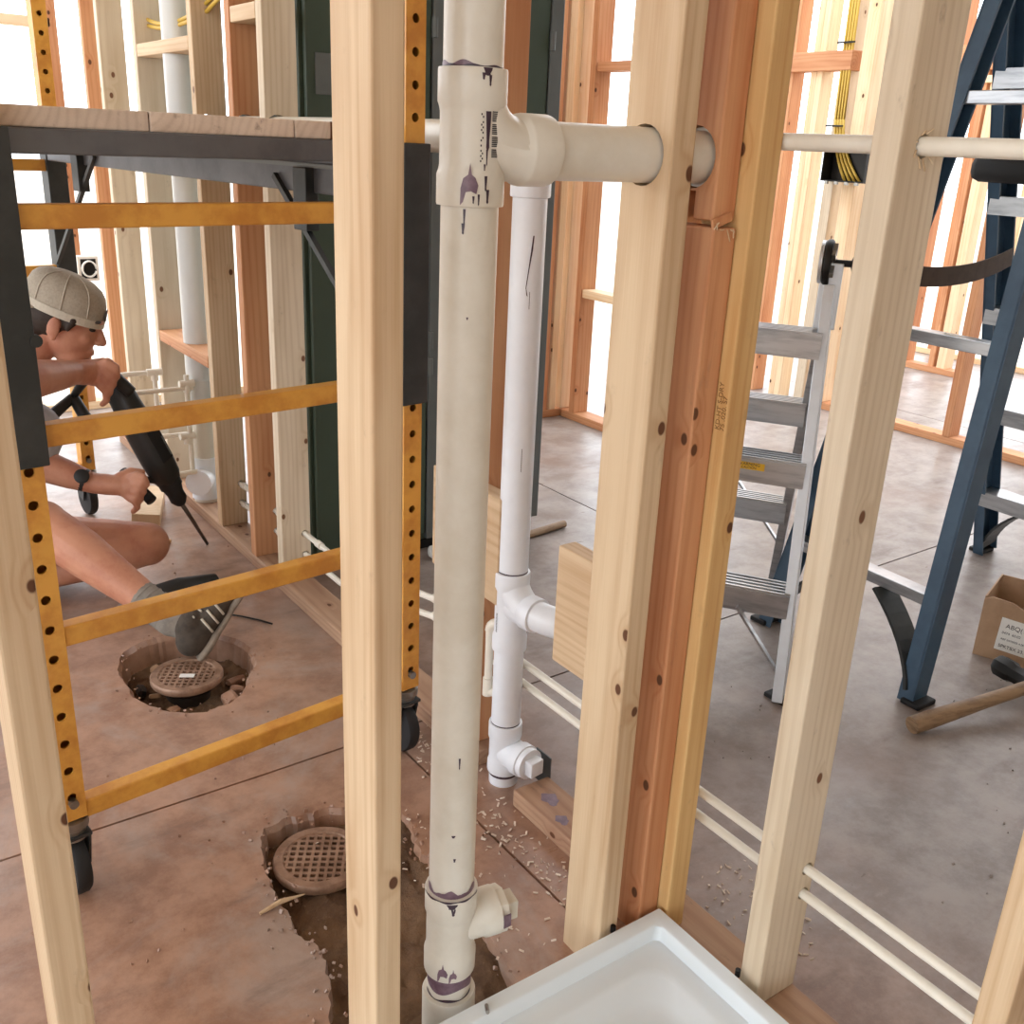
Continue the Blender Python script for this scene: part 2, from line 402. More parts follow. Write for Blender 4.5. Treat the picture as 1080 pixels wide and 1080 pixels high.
def crumbs(name, spots, label):
    bm = bmesh.new()
    for (x0, y0, x1, y1, n, s0, s1, z) in spots:
        for k in range(n):
            t = random.random(); q = random.gauss(0, 1) if n < 10 else random.gauss(0, 6)
            s = random.uniform(s0, s1)
            x = x0+(x1-x0)*t+q*.018; y = y0+(y1-y0)*t+random.gauss(0, 1)*.018
            R = Euler([random.uniform(0, 6) for _ in range(3)]).to_matrix()
            box(bm, (x, y, z+s*.3), (s, s*random.uniform(.5, 1), s*random.uniform(.25, .7)), R)
    o = obj(name, bm, 'conc'); tag(o, label, 'debris', kind='stuff'); return o
loop1 = [(R1[i], R1[(i+2) % len(R1)]) for i in range(0, len(R1), 3)]
loop2 = [(R2[i], R2[(i+2) % len(R2)]) for i in range(0, len(R2), 3)]
sp = [(a[0], a[1], b[0], b[1], 3, .002, .007, 0) for a, b in loop1]+[(a[0], a[1], b[0], b[1], 5, .002, .008, 0) for a, b in loop2]
sp += [(.3, 1.75, .9, 1.9, 14, .002, .006, 0), (.15, 1.2, .5, 1.7, 16, .002, .006, 0), (.55, 1.8, .75, 2.0, 10, .002, .007, 0), (1.3, .5, 2.4, 1.0, 26, .002, .006, 0), (1.5, 1.2, 2.6, 1.9, 26, .002, .007, 0), (2.2, 1.2, 2.5, 1.0, 14, .003, .008, 0), (.5, 2.5, .95, 3.0, 16, .002, .007, 0)]
crumbs('concrete_crumbs', sp, 'loose concrete crumbs scattered round both pit edges')
bmc = bmesh.new()
for k in range(420):
    t = random.random()
    if k < 260: x, y = .965+random.gauss(0, .025), 1.02+.7*t
    elif k < 330: x, y = .80+random.gauss(0, .05), 1.0+.5*t
    else: x, y = random.uniform(1.15, 1.3)+random.gauss(0, .04), random.uniform(.75, 1.0)
    s = random.uniform(.002, .007)
    box(bmc, (x, y, .002), (s*1.6, s*.6, s*.25), Euler((random.uniform(-.5, .5), random.uniform(-.5, .5), random.uniform(0, 6))).to_matrix())
shv = obj('sawdust_shavings', bmc, 'deckwood'); tag(shv, 'wood shavings and sawdust strewn along the long wall plate', 'shavings', kind='stuff')

# ------------------------------------------------------------------ framed walls
ZP, ZT = .038, 2.72
XB = 1.024
# --- wall between the camera and the scaffold bay
wA = thing('wall_front', 'open stud wall with drilled stud for the drain branch', 'wall', kind='structure')
YA = .927
stud(wA, .097, YA, .038, .089, ZP, ZT, 'pine')
stud(wA, .482, YA, .038, .089, ZP, ZT, 'pine')
stud(wA, .884, YA, .038, .089, -.02, ZT, 'pine', holes=[((.8, .978, 1.2655), (1.0, .978, 1.2655), .0365)])
# end stud with its broken notch under the pipe
e1 = stud(wA, .969, YA, .042, .089, ZP, 1.182, 'orange')
e2 = stud(wA, .971, YA+.006, .040, .083, 1.19, ZT, 'orange', holes=[((.9, .978, 1.2655), (1.1, .978, 1.2655), .0385)])
cut(e2, [B((.99, .985, 1.20), (.06, .035, .05))])
obj('split_sliver', bar(bmesh.new(), (.966, .928, 1.186), (1.0, .93, 1.196), .004, .012), 'orange', wA)
for k in range(7):
    a = V((.968+.006*k, YA-.001, 1.18)); obj('splinter', bar(bmesh.new(), a, a+V((random.uniform(-.006, .006), -.004, random.uniform(-.02, .02))), .0015, .0015), 'pine', wA)
lumber('bottom_plate', (-1.5, YA+.0445, .019), (.46, YA+.0445, .019), .089, .038, 'dirty', wA, V((0, 0, 1)))
lumber('bottom_plate', (.930, YA+.0445, .019), (1.02, YA+.0445, .019), .089, .038, 'dirty', wA, V((0, 0, 1)))
stud(wA, -.31, YA, .038, .089, ZP, ZT, 'pine'); stud(wA, -.71, YA, .038, .089, ZP, ZT, 'pine')
lumber('top_plate', (-1.5, YA+.0445, ZT+.019), (1.02, YA+.0445, ZT+.019), .089, .038, 'pine', wA, V((0, 0, 1)))
# --- the long wall that carries the water pipes
wB = thing('wall_long', 'long open stud wall drilled for supply pipes and vent', 'wall', kind='structure')
PX = 1.068; SX = 1.0945
def pipe_z(y, hi):
    # height of the supply pair along the wall
    if y < 1.80: return .2715 if hi else .2260
    if y > 2.30: return .178 if hi else .112
    t = (y-1.80)/.5
    return (.2715 if hi else .2260)*(1-t)+(.178 if hi else .112)*t
def pair_holes(y): return [((SX, y-.1, pipe_z(y+.019, h)), (SX, y+.14, pipe_z(y+.019, h)), .0105) for h in (0, 1)]
VENT = lambda y: ((1.0575, y-.1, 1.279), (1.0575, y+.14, 1.279), .0345)
TOPP = lambda y: ((PX, y-.1, 1.289), (PX, y+.14, 1.289), .0135)
stud(wB, XB, .372, .089, .038, ZP, ZT, 'pine', holes=pair_holes(.372)+[TOPP(.372)])
stud(wB, XB, .715, .089, .038, ZP, ZT, 'grey', holes=pair_holes(.715)+[TOPP(.715)])
stud(wB, 1.0125, .906, .042, .089, ZP, ZT, 'yellow')
stud(wB, XB, 1.06, .089, .038, ZP, ZT, 'orange', holes=pair_holes(1.06))
stud(wB, XB, 1.545, .089, .038, ZP, ZT, 'orange', holes=pair_holes(1.545)+[VENT(1.545)])
stud(wB, XB, 1.99, .089, .038, ZP, ZT, 'grey', holes=pair_holes(1.99)+[VENT(1.99)])
stud(wB, XB, 2.535, .089, .038, ZP, ZT, 'grey', holes=pair_holes(2.535)+[VENT(2.535)])
stud(wB, XB, 2.75, .089, .038, ZP, ZT, 'orange', holes=pair_holes(2.75)+[VENT(2.75)])
stud(wB, XB, 3.045, .089, .038, ZP, ZT, 'pine', holes=pair_holes(3.045)+[VENT(3.045)])
stud(wB, XB, 3.595, .089, .038, ZP, ZT, 'grey')
stud(wB, XB, 4.04, .089, .038, ZP, ZT, 'grey')
stud(wB, XB, 4.26, .089, .038, ZP, ZT, 'orange')
stud(wB, XB, .05, .089, .038, ZP, ZT, 'pine', holes=pair_holes(.05)); stud(wB, XB, -.30, .089, .038, ZP, ZT, 'pine')
lumber('bottom_plate', (XB+.0445, -.6, .019), (XB+.0445, 1.365, .019), .089, .038, 'dirty', wB, V((0, 0, 1)))
lumber('bottom_plate', (XB+.0445, 1.515, .019), (XB+.0445, 4.30, .019), .089, .038, 'dirty', wB, V((0, 0, 1)))
lumber('top_plate', (XB+.0445, -.6, ZT+.019), (XB+.0445, 4.30, ZT+.019), .089, .038, 'pine', wB, V((0, 0, 1)))
lumber('backing_block', (XB+.019, 1.02, .498), (XB+.019, 1.268, .498), .228, .038, 'pine', wB, V((1, 0, 0)))
lumber('backing_block', (XB+.019, 1.452, .526), (XB+.019, 1.70, .526), .222, .038, 'pine', wB, V((1, 0, 0)))
lumber('blocking', (XB+.045, 3.09, .58), (XB+.045, 3.59, .58), .089, .038, 'orange', wB, V((0, 0, 1)))
lumber('blocking', (XB+.045, 3.085, 1.50), (XB+.045, 3.59, 1.50), .089, .038, 'pine', wB, V((0, 0, 1)))
lumber('blocking', (XB+.045, 2.575, 1.55), (XB+.045, 2.745, 1.55), .089, .038, 'pine', wB, V((0, 0, 1)))
obj('nail_plate', B((XB+.0905, 1.385, .045), (.002, .05, .075)), 'galv', wB, label='grey steel nail plate')
for (x, y, rx, ry) in ((1.07, 1.30, .016, .022), (1.05, 1.235, .012, .016), (1.09, 1.20, .010, .02)):
    ps = bmesh.new(); ps.faces.new([ps.verts.new((x+rx*(1+.25*math.sin(5*t))*math.cos(t), y+ry*(1+.2*math.cos(3*t))*math.sin(t), .0384)) for t in [k*math.pi/9 for k in range(18)]])
    obj('primer_stain', ps, 'primer', wB, label='purple primer splash on the plate')
for k in range(9):
    t = k*.7; a = V((PX+.013*math.cos(t), .7145, 1.289+.013*math.sin(t)))
    obj('splinter', bar(bmesh.new(), a, a+V((.012*math.cos(t)+random.uniform(-.005, .005), -.006, .010*math.sin(t)-.004)), .0016, .0012), 'pine', wB)
# lumber stamp on the yellow corner stud (ink on its narrow face)
for k, s in enumerate(('75 .020. S7', 'KD-HT S-DRY')):
    text('stamp', s, .011, 'print', wB, Matrix.Translation(V((1.0121, .9090+.009*k, .912))) @ Matrix(((0, 0, 1), (0, 1, 0), (-1, 0, 0))).transposed().to_4x4())

# ------------------------------------------------------------------ cream drain stack
CX, CY, PR = .631, .978, .0325
dr = thing('drain_stack', 'cream plastic drain stack with tee and purple primer drips', 'pipe', (CX, CY, 0))
def P(v): return V(v)-V((CX, CY, 0))
obj('pipe', T([P((CX, CY, 1.342)), P((CX, CY, 2.72))], PR, 32), 'cream', dr, 40)
obj('pipe', T([P((CX, CY, .262)), P((CX, CY, 1.216))], PR, 32), 'cream', dr, 40)
tee = lathe(bmesh.new(), [(.0327, 1.205), (.0372, 1.2055), (.0378, 1.208), (.0378, 1.238), (.036, 1.243), (.035, 1.248), (.035, 1.302), (.036, 1.307), (.0378, 1.312), (.0378, 1.343), (.0372, 1.3455), (.0327, 1.346)], (0, 0, 0), n=40)
lathe(tee, [(.034, 0), (.0345, .055), (.0385, .060), (.0393, .064), (.0393, .098), (.0385, .1005), (.033, .101)], (0, 0, 1.2655), (1, 0, 0), 40)
tube(tee, arc((.000, 0, 1.315), (.012, 0, 1.270), (.058, 0, 1.2655), 10), .0345, 32)
obj('sanitary_tee', tee, 'cream', dr, 50)
obj('branch_pipe', T([P((CX+.095, CY, 1.2655)), P((1.012, CY, 1.2655))], PR, 32), 'cream', dr, 40)
obj('branch_coupling', lathe(bmesh.new(), [(.030, 0), (.0365, 0), (.0365, .03), (.030, .03)], P((.982, CY, 1.2655)), (1, 0, 0), 32), 'cream', dr, 40)
ct = lathe(bmesh.new(), [(.0327, .115), (.0372, .116), (.0382, .119), (.0385, .150), (.0362, .158), (.0355, .165), (.0355, .215), (.0362, .222), (.0382, .228), (.0382, .262), (.0372, .265), (.0327, .2655)], n=40)
BR = V((.985, -.17, 0)).normalized()
lathe(ct, [(.032, 0), (.033, .045), (.036, .048), (.036, .070), (.034, .0705)], (0, 0, .196), BR, 36)
obj('cleanout_tee', ct, 'cream', dr, 50)
pl = lathe(bmesh.new(), [(.033, .066), (.035, .0665), (.035, .082), (.030, .083)], (0, 0, .196), BR, 8)
box(pl, V((0, 0, .196))+BR*.092, (.032, .032, .022), frame(BR), .002)
obj('cleanout_plug', pl, 'cream', dr)
obj('lower_pipe', T([P((CX, CY, -.04)), P((CX, CY, .12))], PR, 32), 'cream', dr, 40)
obj('lower_hub', lathe(bmesh.new(), [(.033, -.04), (.040, -.04), (.0402, .070), (.0390, .073), (.0335, .0735)], n=40), 'cream', dr, 50)
a0 = math.atan2(-CY, -CX)      # the side of the pipe that faces the camera
pm = bmesh.new()
wrap_patch(pm, (0, 0), PR, band(a0-1.7, a0+1.7, lambda t: .262, lambda t: .2745+.004*math.sin(t*5)+.002*math.sin(t*11)))
wrap_patch(pm, (0, 0), PR, band(a0-1.7, a0+1.7, lambda t: .091+.004*math.sin(t*3), lambda t: .117))
wrap_patch(pm, (0, 0), PR, band(a0-1.5, a0+.1, lambda t: 1.344, lambda t: 1.350+.002*math.sin(t*7)))
def splat(t0, z0, s, rad):
    wrap_patch(pm, (0, 0), rad, [[(t0-.26*s, z0-.018*s), (t0-.17*s, z0-.014*s), (t0-.10*s, z0-.004*s), (t0+.05*s, z0-.003*s), (t0+.20*s, z0-.006*s), (t0+.25*s, z0+.003*s), (t0+.16*s, z0+.011*s), (t0+.06*s, z0+.014*s), (t0+.01*s, z0+.026*s), (t0-.04*s, z0+.014*s), (t0-.18*s, z0+.010*s), (t0-.25*s, z0)]])
splat(a0-.02, 1.225, 1.0, .0380); splat(a0-.25, .132, .8, .0386); splat(a0+.15, .128, .6, .0386)
obj('primer_stain', pm, 'primer', dr, label='purple primer stain')['kind'] = 'stuff'
pd = bmesh.new()
def drip(t, z1, z0, w0, rad):
    h = z1-z0
    wrap_patch(pd, (0, 0), rad, [[(t-w0, z1), (t-w0*.75, z1-h*.35), (t-w0*.55, z1-h*.7), (t-w0*.6, z0+h*.12), (t, z0), (t+w0*.6, z0+h*.12), (t+w0*.5, z1-h*.7), (t+w0*.85, z1-h*.35), (t+w0, z1)]])
wrap_patch(pd, (0, 0), .0382, band(a0-1.3, a0+1.3, lambda t: .2625+.001*math.sin(t*9), lambda t: .2652))
wrap_patch(pd, (0, 0), .0326, band(a0-1.5, a0+1.3, lambda t: 1.3455, lambda t: 1.3475+.0008*math.sin(t*8)))
wrap_patch(pd, (0, 0), .0326, band(a0-1.4, a0+1.3, lambda t: .0745, lambda t: .078+.002*math.sin(t*5)))
for t, z1, z0, w0, rad in ((a0+.42, 1.345, 1.337, .14, .0380), (a0+.50, 1.338, 1.327, .045, .0380), (a0+.30, 1.340, 1.333, .05, .0380),
                           (a0+.52, 1.303, 1.262, .09, .0352), (a0+.50, 1.265, 1.248, .03, .0352), (a0+.42, 1.25, 1.243, .03, .0362), (a0+.45, 1.238, 1.222, .045, .0380), (a0+.52, 1.224, 1.209, .05, .0380),
                           (a0+.10, 1.217, 1.209, .035, .0380), (a0+.25, 1.219, 1.207, .03, .0380), (a0-.17, 1.203, 1.185, .045, .0327), (a0-.2, 1.188, 1.176, .06, .0327),
                           (a0+.05, .2605, .252, .22, .0382), (a0+.10, .252, .240, .09, .0378), (a0+.02, 1.086, 1.083, .04, .0327), (a0+.2, .50, .482, .04, .0327), (a0+.03, .375, .371, .09, .0327), (a0+.1, .336, .330, .06, .0327)):
    drip(t, z1, z0, w0, rad)
obj('primer_drip', pd, 'primer_dark', dr, label='dark purple primer drips')['kind'] = 'stuff'
ik = bmesh.new()
for k in range(26):
    if k % 7 == 5: continue
    wrap_patch(ik, (0, 0), .0351, [[(a0+.66, 1.257+.0018*k), (a0+.92, 1.257+.0018*k), (a0+.92, 1.2582+.0018*k), (a0+.66, 1.2582+.0018*k)]])
for k in range(20):
    if random.random() < .75: wrap_patch(ik, (0, 0), .0351, [[(a0+.28+.05*(k % 2), 1.252+.0026*k), (a0+.32+.05*(k % 2), 1.252+.0026*k), (a0+.32+.05*(k % 2), 1.254+.0026*k), (a0+.28+.05*(k % 2), 1.254+.0026*k)]])
obj('printing', ik, 'ink', dr, label='black barcode printing')['kind'] = 'stuff'
obj('plug_stain', box(bmesh.new(), V((0, 0, .196))+BR*.076+V((.17, -.985, 0)).normalized()*-.0+V((-.006, -.0345, .004)), (.012, .002, .022)), 'primer', dr, label='purple primer dab')

# ------------------------------------------------------------------ white vent in the long wall
VY = 1.448; VX = 1.0575
vt = thing('vent_pipe', 'white plastic vent riser with elbow and square cleanout plug', 'pipe', (VX, VY, 0))
obj('riser', T([(0, 0, .485), (0, 0, 1.20)], .0303, 32), 'white', vt, 40)
obj('riser', T([(0, 0, .14), (0, 0, .33)], .0303, 32), 'white', vt, 40)
obj('riser', T([(0, 0, -.02), (0, 0, .04)], .0303, 32), 'white', vt, 40)
hub = lambda z0, z1, z2, z3: [(.0305, z0), (.0345, z0+.001), (.0352, z0+.004), (.0352, z1), (.0325, z1+.008), (.0325, z2-.008), (.0352, z2), (.0352, z3-.004), (.0345, z3-.001), (.0305, z3)]
t2 = lathe(bmesh.new(), hub(.315, .345, .455, .487), n=36)
EB = V((.15, -.99, 0)).normalized()
lathe(t2, [(.031, 0), (.032, .045), (.0352, .048), (.0352, .075), (.031, .076)], (0, 0, .415), EB, 32)
tube(t2, arc((0, 0, .47), (0, -.01, .43), tuple(V((0, 0, .415))+EB*.05), 8), .0315, 28)
obj('sanitary_tee', t2, 'white', vt, 50)
e0 = V((0, 0, .415))
obj('elbow', T(arc(e0+EB*.07, e0+EB*.125+V((0, 0, -.002)), e0+EB*.16+V((.07, -.02, -.01)), 10), .0303, 28), 'white', vt, 50)
t3 = lathe(bmesh.new(), hub(.028, .05, .112, .145), n=36)
lathe(t3, [(.031, 0), (.032, .04), (.0352, .044), (.0352, .064), (.033, .065)], (0, 0, .078), EB, 32)
obj('cleanout_tee', t3, 'white', vt, 50)
pg = lathe(bmesh.new(), [(.031, .060), (.0325, .061), (.0325, .078), (.028, .079)], (0, 0, .078), EB, 24)
box(pg, e0*0+V((0, 0, .078))+EB*.088, (.034, .034, .022), frame(EB), .002)
obj('cleanout_plug', pg, 'white', vt, 30)
t4 = lathe(bmesh.new(), [(.0305, 1.186), (.0345, 1.187), (.0352, 1.19), (.0352, 1.222), (.0335, 1.228), (.0335, 1.30), (.0305, 1.301)], n=36)
lathe(t4, [(.0335, 0), (.0335, .045), (.0352, .048), (.0352, .075), (.0305, .076)], (0, 0, 1.279), (0, 1, 0), 32)
obj('vent_elbow', t4, 'white', vt, 50)
obj('vent_run', T([(0, .06, 1.279), (0, 1.75, 1.279)], .0303, 28), 'cream', vt, 40)
wm = bmesh.new(); a1 = math.atan2(-VY, -PX)
wrap_patch(wm, (0, 0), .0303, band(a1-1.4, a1+1.4, lambda t: .487, lambda t: .4895)+band(a1-1.4, a1+1.4, lambda t: .145, lambda t: .1475)+band(a1-1.4, a1+1.4, lambda t: .021, lambda t: .027))
wrap_patch(wm, (0, 0), .0303, [[(a1+.20, 1.10), (a1+.30, 1.10), (a1+.36, 1.125), (a1+.28, 1.125)], [(a1+.10, 1.07), (a1+.16, 1.07), (a1+.30, 1.10), (a1+.20, 1.10)], [(a1-.02, 1.035), (a1+.02, 1.035), (a1+.16, 1.07), (a1+.10, 1.07)], [(a1+.0, 1.035), (a1+.05, 1.024), (a1+.12, 1.022), (a1+.02, 1.037)], [(a1+.22, 1.03), (a1+.25, 1.03), (a1+.25, 1.0), (a1+.22, 1.0)]])
obj('primer_stain', wm, 'primer_dark', vt, label='dark purple primer marks')['kind'] = 'stuff'
iw = bmesh.new()
for k in range(14):
    wrap_patch(iw, (0, 0), .0303, [[(a1+.20, .70+.0032*k), (a1+.25, .70+.0032*k), (a1+.25, .702+.0032*k), (a1+.20, .702+.0032*k)]])
    wrap_patch(iw, (0, 0), .0328, [[(a1-1.0, .36+.003*k), (a1-.9, .36+.003*k), (a1-.9, .362+.003*k), (a1-1.0, .362+.003*k)]])
obj('printing', iw, 'ink', vt, label='grey printed pipe marking')['kind'] = 'stuff'
# ------------------------------------------------------------------ supply pipes
for hi in (0, 1):
    ys = [.0, 1.79, 2.30, 3.27]
    pts = [(SX, y, pipe_z(y, hi)) for y in ys]
    o = obj('supply_pipe', T(pts, .0078, 14), 'cpvc', None, 40)
    tag(o, ('upper' if hi else 'lower')+' ivory water pipe of the pair running low through the long wall', 'pipe', 'supply pipes in the long wall')
    for y in (1.775, 2.42, 3.00, 2.70): obj('coupling', lathe(bmesh.new(), [(.0079, 0), (.0105, 0), (.0105, .03), (.0079, .03)], (SX, y, pipe_z(y+.015, hi)), (0, 1, 0), 16), 'cpvc', o, 40)
o = obj('cross_pipe', T([(PX, -.2, 1.289), (PX, 1.05, 1.289)], .0105, 16), 'cpvc', None, 40)
tag(o, 'ivory pipe at eye height through the knotty stud right of the corner', 'pipe')
# short riser beside the white vent
o = thing('supply_stub', 'capped ivory pipe stub with two elbows left of the white vent', 'pipe', (1.045, 1.50, 0))
obj('riser', T([(0, 0, .20), (0, 0, .345)], .0085, 14), 'cpvc', o, 40)
obj('elbow', T(arc((0, 0, .335), (0, 0, .357), (.012, -.025, .357), 6)+[V((.02, -.05, .357))], .0105, 14), 'cpvc', o, 40)
obj('elbow', T([(0, 0, .185), (0, 0, .225)], .0112, 14), 'cpvc', o, 40)
obj('elbow', T([(0, 0, .195), (.02, -.03, .195)], .0105, 14), 'cpvc', o, 40)
# roughed-in mixing valves between the far studs
vr = thing('valve_rough_in', 'ivory shower supply rough in with four stubs beside the worker', 'pipe', (.985, 3.27, 0))
for (x, y, z, x2) in ((-.27, .10, .50, -.03), (-.17, .02, .455, .05), (-.09, .06, .285, .03), (-.12, 0, .165, .04)):
    obj('stub', T([(x, y, z), (x2, y, z)], .0085, 12), 'cpvc', vr, 40)
for (x, y, z0, z1) in ((-.05, .10, .14, .50), (.03, .02, .15, .50), (-.06, .04, .16, .30)):
    obj('riser', T([(x, y, z0), (x, y, z1)], .0085, 12), 'cpvc', vr, 40)
for (x, y, z) in ((-.05, .10, .50), (.03, .02, .47), (-.05, .10, .2), (.02, .02, .29), (-.05, .09, .30)):
    bm = T([(x-.025, y, z), (x+.025, y, z)], .0125, 14); tube(bm, [(x, y, z-.028), (x, y, z)], .0125, 14)
    obj('tee_fitting', bm, 'cpvc', vr, 40)
# big vent between the far studs
bv = thing('vent_stack', 'bluish white wide vent stack between far studs of the long wall', 'pipe', (PX+.005, 3.33, 0))
obj('pipe', T([(0, 0, .43), (0, 0, 2.72)], .0445, 32), 'vent3', bv, 40)
obj('coupling', lathe(bmesh.new(), [(.0447, .40), (.050, .40), (.050, .475), (.0447, .475)], n=32), 'vent3', bv, 40)
obj('pipe', T([(0, 0, 0), (0, 0, .43)], .0445, 32), 'cream', bv, 40)
bt = lathe(bmesh.new(), [(.0447, .05), (.051, .05), (.051, .09), (.047, .10), (.047, .15), (.051, .16), (.051, .20), (.0447, .20)], n=32)
lathe(bt, [(.04, 0), (.04, .06), (.045, .062), (.045, .085), (.03, .086)], (0, 0, .125), (-.6, -.8, 0), 28)
obj('cleanout_tee', bt, 'white', bv, 50)

# ------------------------------------------------------------------ shower pan
pan = thing('shower_pan', 'glossy white acrylic shower pan in the stud corner', 'shower pan', (1.006, .918, 0))
RZ = .088
def rrect(x0, x1, y0, y1, r, n=6):
    out = []
    for cx, cy, s in ((x1-r, y1-r, 0), (x0+r, y1-r, 1), (x0+r, y0+r, 2), (x1-r, y0+r, 3)):
        for k in range(n+1):
            t = (s+k/n)*math.pi/2; out.append((cx+r*math.cos(t), cy+r*math.sin(t)))
    return out
def pan_mesh():
    bm = bmesh.new(); rings = []
    S = .92
    for inset, z, r in ((0, 0, .004), (0, RZ-.003, .004), (.002, RZ, .004), (.024, RZ, .008), (.027, RZ-.003, .010), (.030, RZ-.026, .014), (.052, RZ-.030, .018), (.060, RZ-.031, .040), (.068, RZ-.034, .045), (.088, RZ-.052, .055), (.100, RZ-.058, .06), (.125, RZ-.061, .06), (.40, RZ-.070, .03)):
        rings.append([bm.verts.new((x, y, z)) for x, y in rrect(-S+inset, -inset, -S+inset, -inset, r)])
    n = len(rings[0])
    for a, b in zip(rings, rings[1:]):
        for k in range(n): bm.faces.new((a[k], a[(k+1) % n], b[(k+1) % n], b[k]))
    bm.faces.new(rings[-1]); bm.faces.new(rings[0][::-1])
    return bm
obj('basin', pan_mesh(), 'acrylic', pan, 40)
for (x, y) in ((-.098, .004), (.006, -.170)):
    obj('screw', T([(x, y, RZ-.006), (x, y, RZ+.006)], .0045, 10), 'iron', pan, label='dark screw head')
obj('screw', T([(-.355, -.012, RZ), (-.368, -.034, RZ+.014)], .003, 8), 'zinc', pan, label='bright screw lying on the rim')

# ------------------------------------------------------------------ floor drains
def floor_drain(loc, label, sticker):
    t = thing('floor_drain', label, 'drain', loc, -.55, 'floor drains')
    obj('body', lathe(bmesh.new(), [(.05, -.09), (.055, -.02), (.070, -.012), (.074, .002), (.066, .002)], n=40), 'drainblack', t, 40)
    obj('rim', lathe(bmesh.new(), [(.067, .004), (.070, .0), (.086, .0), (.088, .004), (.088, .014), (.085, .018), (.070, .018), (.067, .015), (.067, .004)], n=48), 'bronze', t, 40)
    bm = bmesh.new(); g, s = .0150, .0056
    import itertools
    for i in range(-4, 5):
        h = math.sqrt(max(0, .069**2-(i*g)**2))
        if h > .01:
            box(bm, (i*g+g/2 if 0 else i*g, 0, .013), (s, 2*h, .007)); box(bm, (0, i*g, .013), (2*h, s, .0068))
    obj('grate', bm, 'bronze', t)
    obj('sump', lathe(bmesh.new(), [(.0, -.02), (.066, -.02), (.066, -.018), (.0, -.018)], n=32), 'drainblack', t)
    if sticker: obj('sticker', B((.004, -.012, .0175), (.036, .016, .0012)), 'paper', t)
    return t
floor_drain((.637, 2.233, -.022), 'bronze floor drain with sticker in the round pit', True)
floor_drain((.632, 1.440, -.026), 'bronze floor drain half hidden by stud in the trench', False)
def chunk(loc, s, mat, label, name, seed):
    random.seed(seed); bm = bmesh.new()
    g = bmesh.ops.create_icosphere(bm, subdivisions=2, radius=1)
    for v in bm.verts:
        v.co = V((max(-.72, min(.72, v.co.x)), max(-.72, min(.72, v.co.y)), max(-.7, min(.7, v.co.z))))*random.uniform(.9, 1.08)
        v.co = V((v.co.x*s[0], v.co.y*s[1], v.co.z*s[2]))
    o = obj(name, bm, mat, None, False, loc, (.3, .2, seed)); tag(o, label, 'rubble', 'rubble in the round pit'); return o
chunk((.705, 2.115, -.045), (.030, .026, .030), 'conc', 'grey concrete lump right of the drain in the round pit', 'concrete_lump', 11)
chunk((.640, 2.085, -.055), (.018, .015, .018), 'kraft', 'small reddish brick chip before the drain in the round pit', 'brick_chip', 12)
chunk((.760, 2.23, -.06), (.04, .012, .012), 'conc', 'flat grey shard behind the drain in the round pit', 'concrete_shard', 13)
chunk((.540, 2.30, -.06), (.04, .014, .016), 'drainblack', 'black plastic scrap at the left rim of the round pit', 'plastic_scrap', 14)
chunk((.560, 2.25, -.055), (.022, .008, .008), 'kraft', 'pale wood chip left of the drain in the round pit', 'wood_chip', 15)
for k, (x, y, z, a_, n_) in enumerate(((.60, 2.36, -.055, .03, 'left back'), (.74, 2.17, -.05, .022, 'right'), (.575, 2.15, -.05, .024, 'left front'), (.69, 2.37, -.055, .026, 'back'), (.68, 2.07, -.052, .014, 'front right'))):
    chunk((x, y, z), (a_, a_*.6, a_*.5), ('kraft', 'conc', 'dirty', 'kraft', 'dirty')[k], 'small clay clod at the %s of the round pit' % n_, 'clay_clod', 30+k)
random.seed(21)
o = obj('wood_splinter', T([(.475, 1.345, .004), (.515, 1.350, .007), (.56, 1.348, .004)], [.003, .005, .001], 6), 'pine'); tag(o, 'long pale wood splinter at the left edge of the near trench', 'splinter')
o = obj('plank_offcut', B((.875, 3.36, .03), (.09, .30, .06), Euler((0, .1, -.35)).to_matrix(), .002), 'pine'); tag(o, 'pale lumber offcut on the floor behind the drill', 'lumber')
o = obj('wood_scrap', B((.815, 3.10, .008), (.06, .09, .014), Euler((0, 0, .5)).to_matrix(), .002), 'far'); tag(o, 'small square wood scrap beside the drill bit', 'lumber')
o = obj('broom_handle', T([(1.80, 2.525, .0135), (2.09, 2.565, .0135)], .013, 12), 'hickory'); tag(o, 'tan wooden rod lying on the hall floor behind the vent', 'rod')

# ------------------------------------------------------------------ the outer walls and the rooms behind
def outer(name, a, b, label, n, mats, z0=.038, skip=(), horiz=()):
    """an unsheathed outer stud wall from a to b"""
    wl = thing(name, label, 'wall', kind='structure')
    a, b = V(a), V(b); d = (b-a); al = d.normalized(); L = d.length
    lumber('bottom_plate', a+V((0, 0, .019)), b+V((0, 0, .019)), .089, .038, 'far', wl, V((0, 0, 1)))
    lumber('top_plate', a+V((0, 0, ZT+.019)), b+V((0, 0, ZT+.019)), .089, .038, 'far', wl, V((0, 0, 1)))
    alongx = abs(al.x) > .5
    for i in range(n+1):
        if i in skip: continue
        p = a+al*(.02+(L-.04)*i/n)
        lumber('stud', p+V((0, 0, .038)), p+V((0, 0, ZT)), .038 if alongx else .089, .089 if alongx else .038, mats[i % len(mats)], wl, V((0, 1, 0)))
    for (t0, t1, z) in horiz:
        lumber('blocking', a+al*t0+V((0, 0, z)), a+al*t1+V((0, 0, z)), .089, .038, 'far', wl, V((0, 0, 1)))
    return wl
outer('wall_back', (-2.9, 4.93), (1.9, 4.93), 'unsheathed outer stud wall behind the worker', 6, ['far', 'orange'], horiz=[(2.4, 3.18, .75), (3.2, 3.98, .95), (3.2, 3.98, 1.62), (4.0, 4.76, .55)]) if 0 else None
def vec3(a): return V((a[0], a[1], 0))
_o = outer
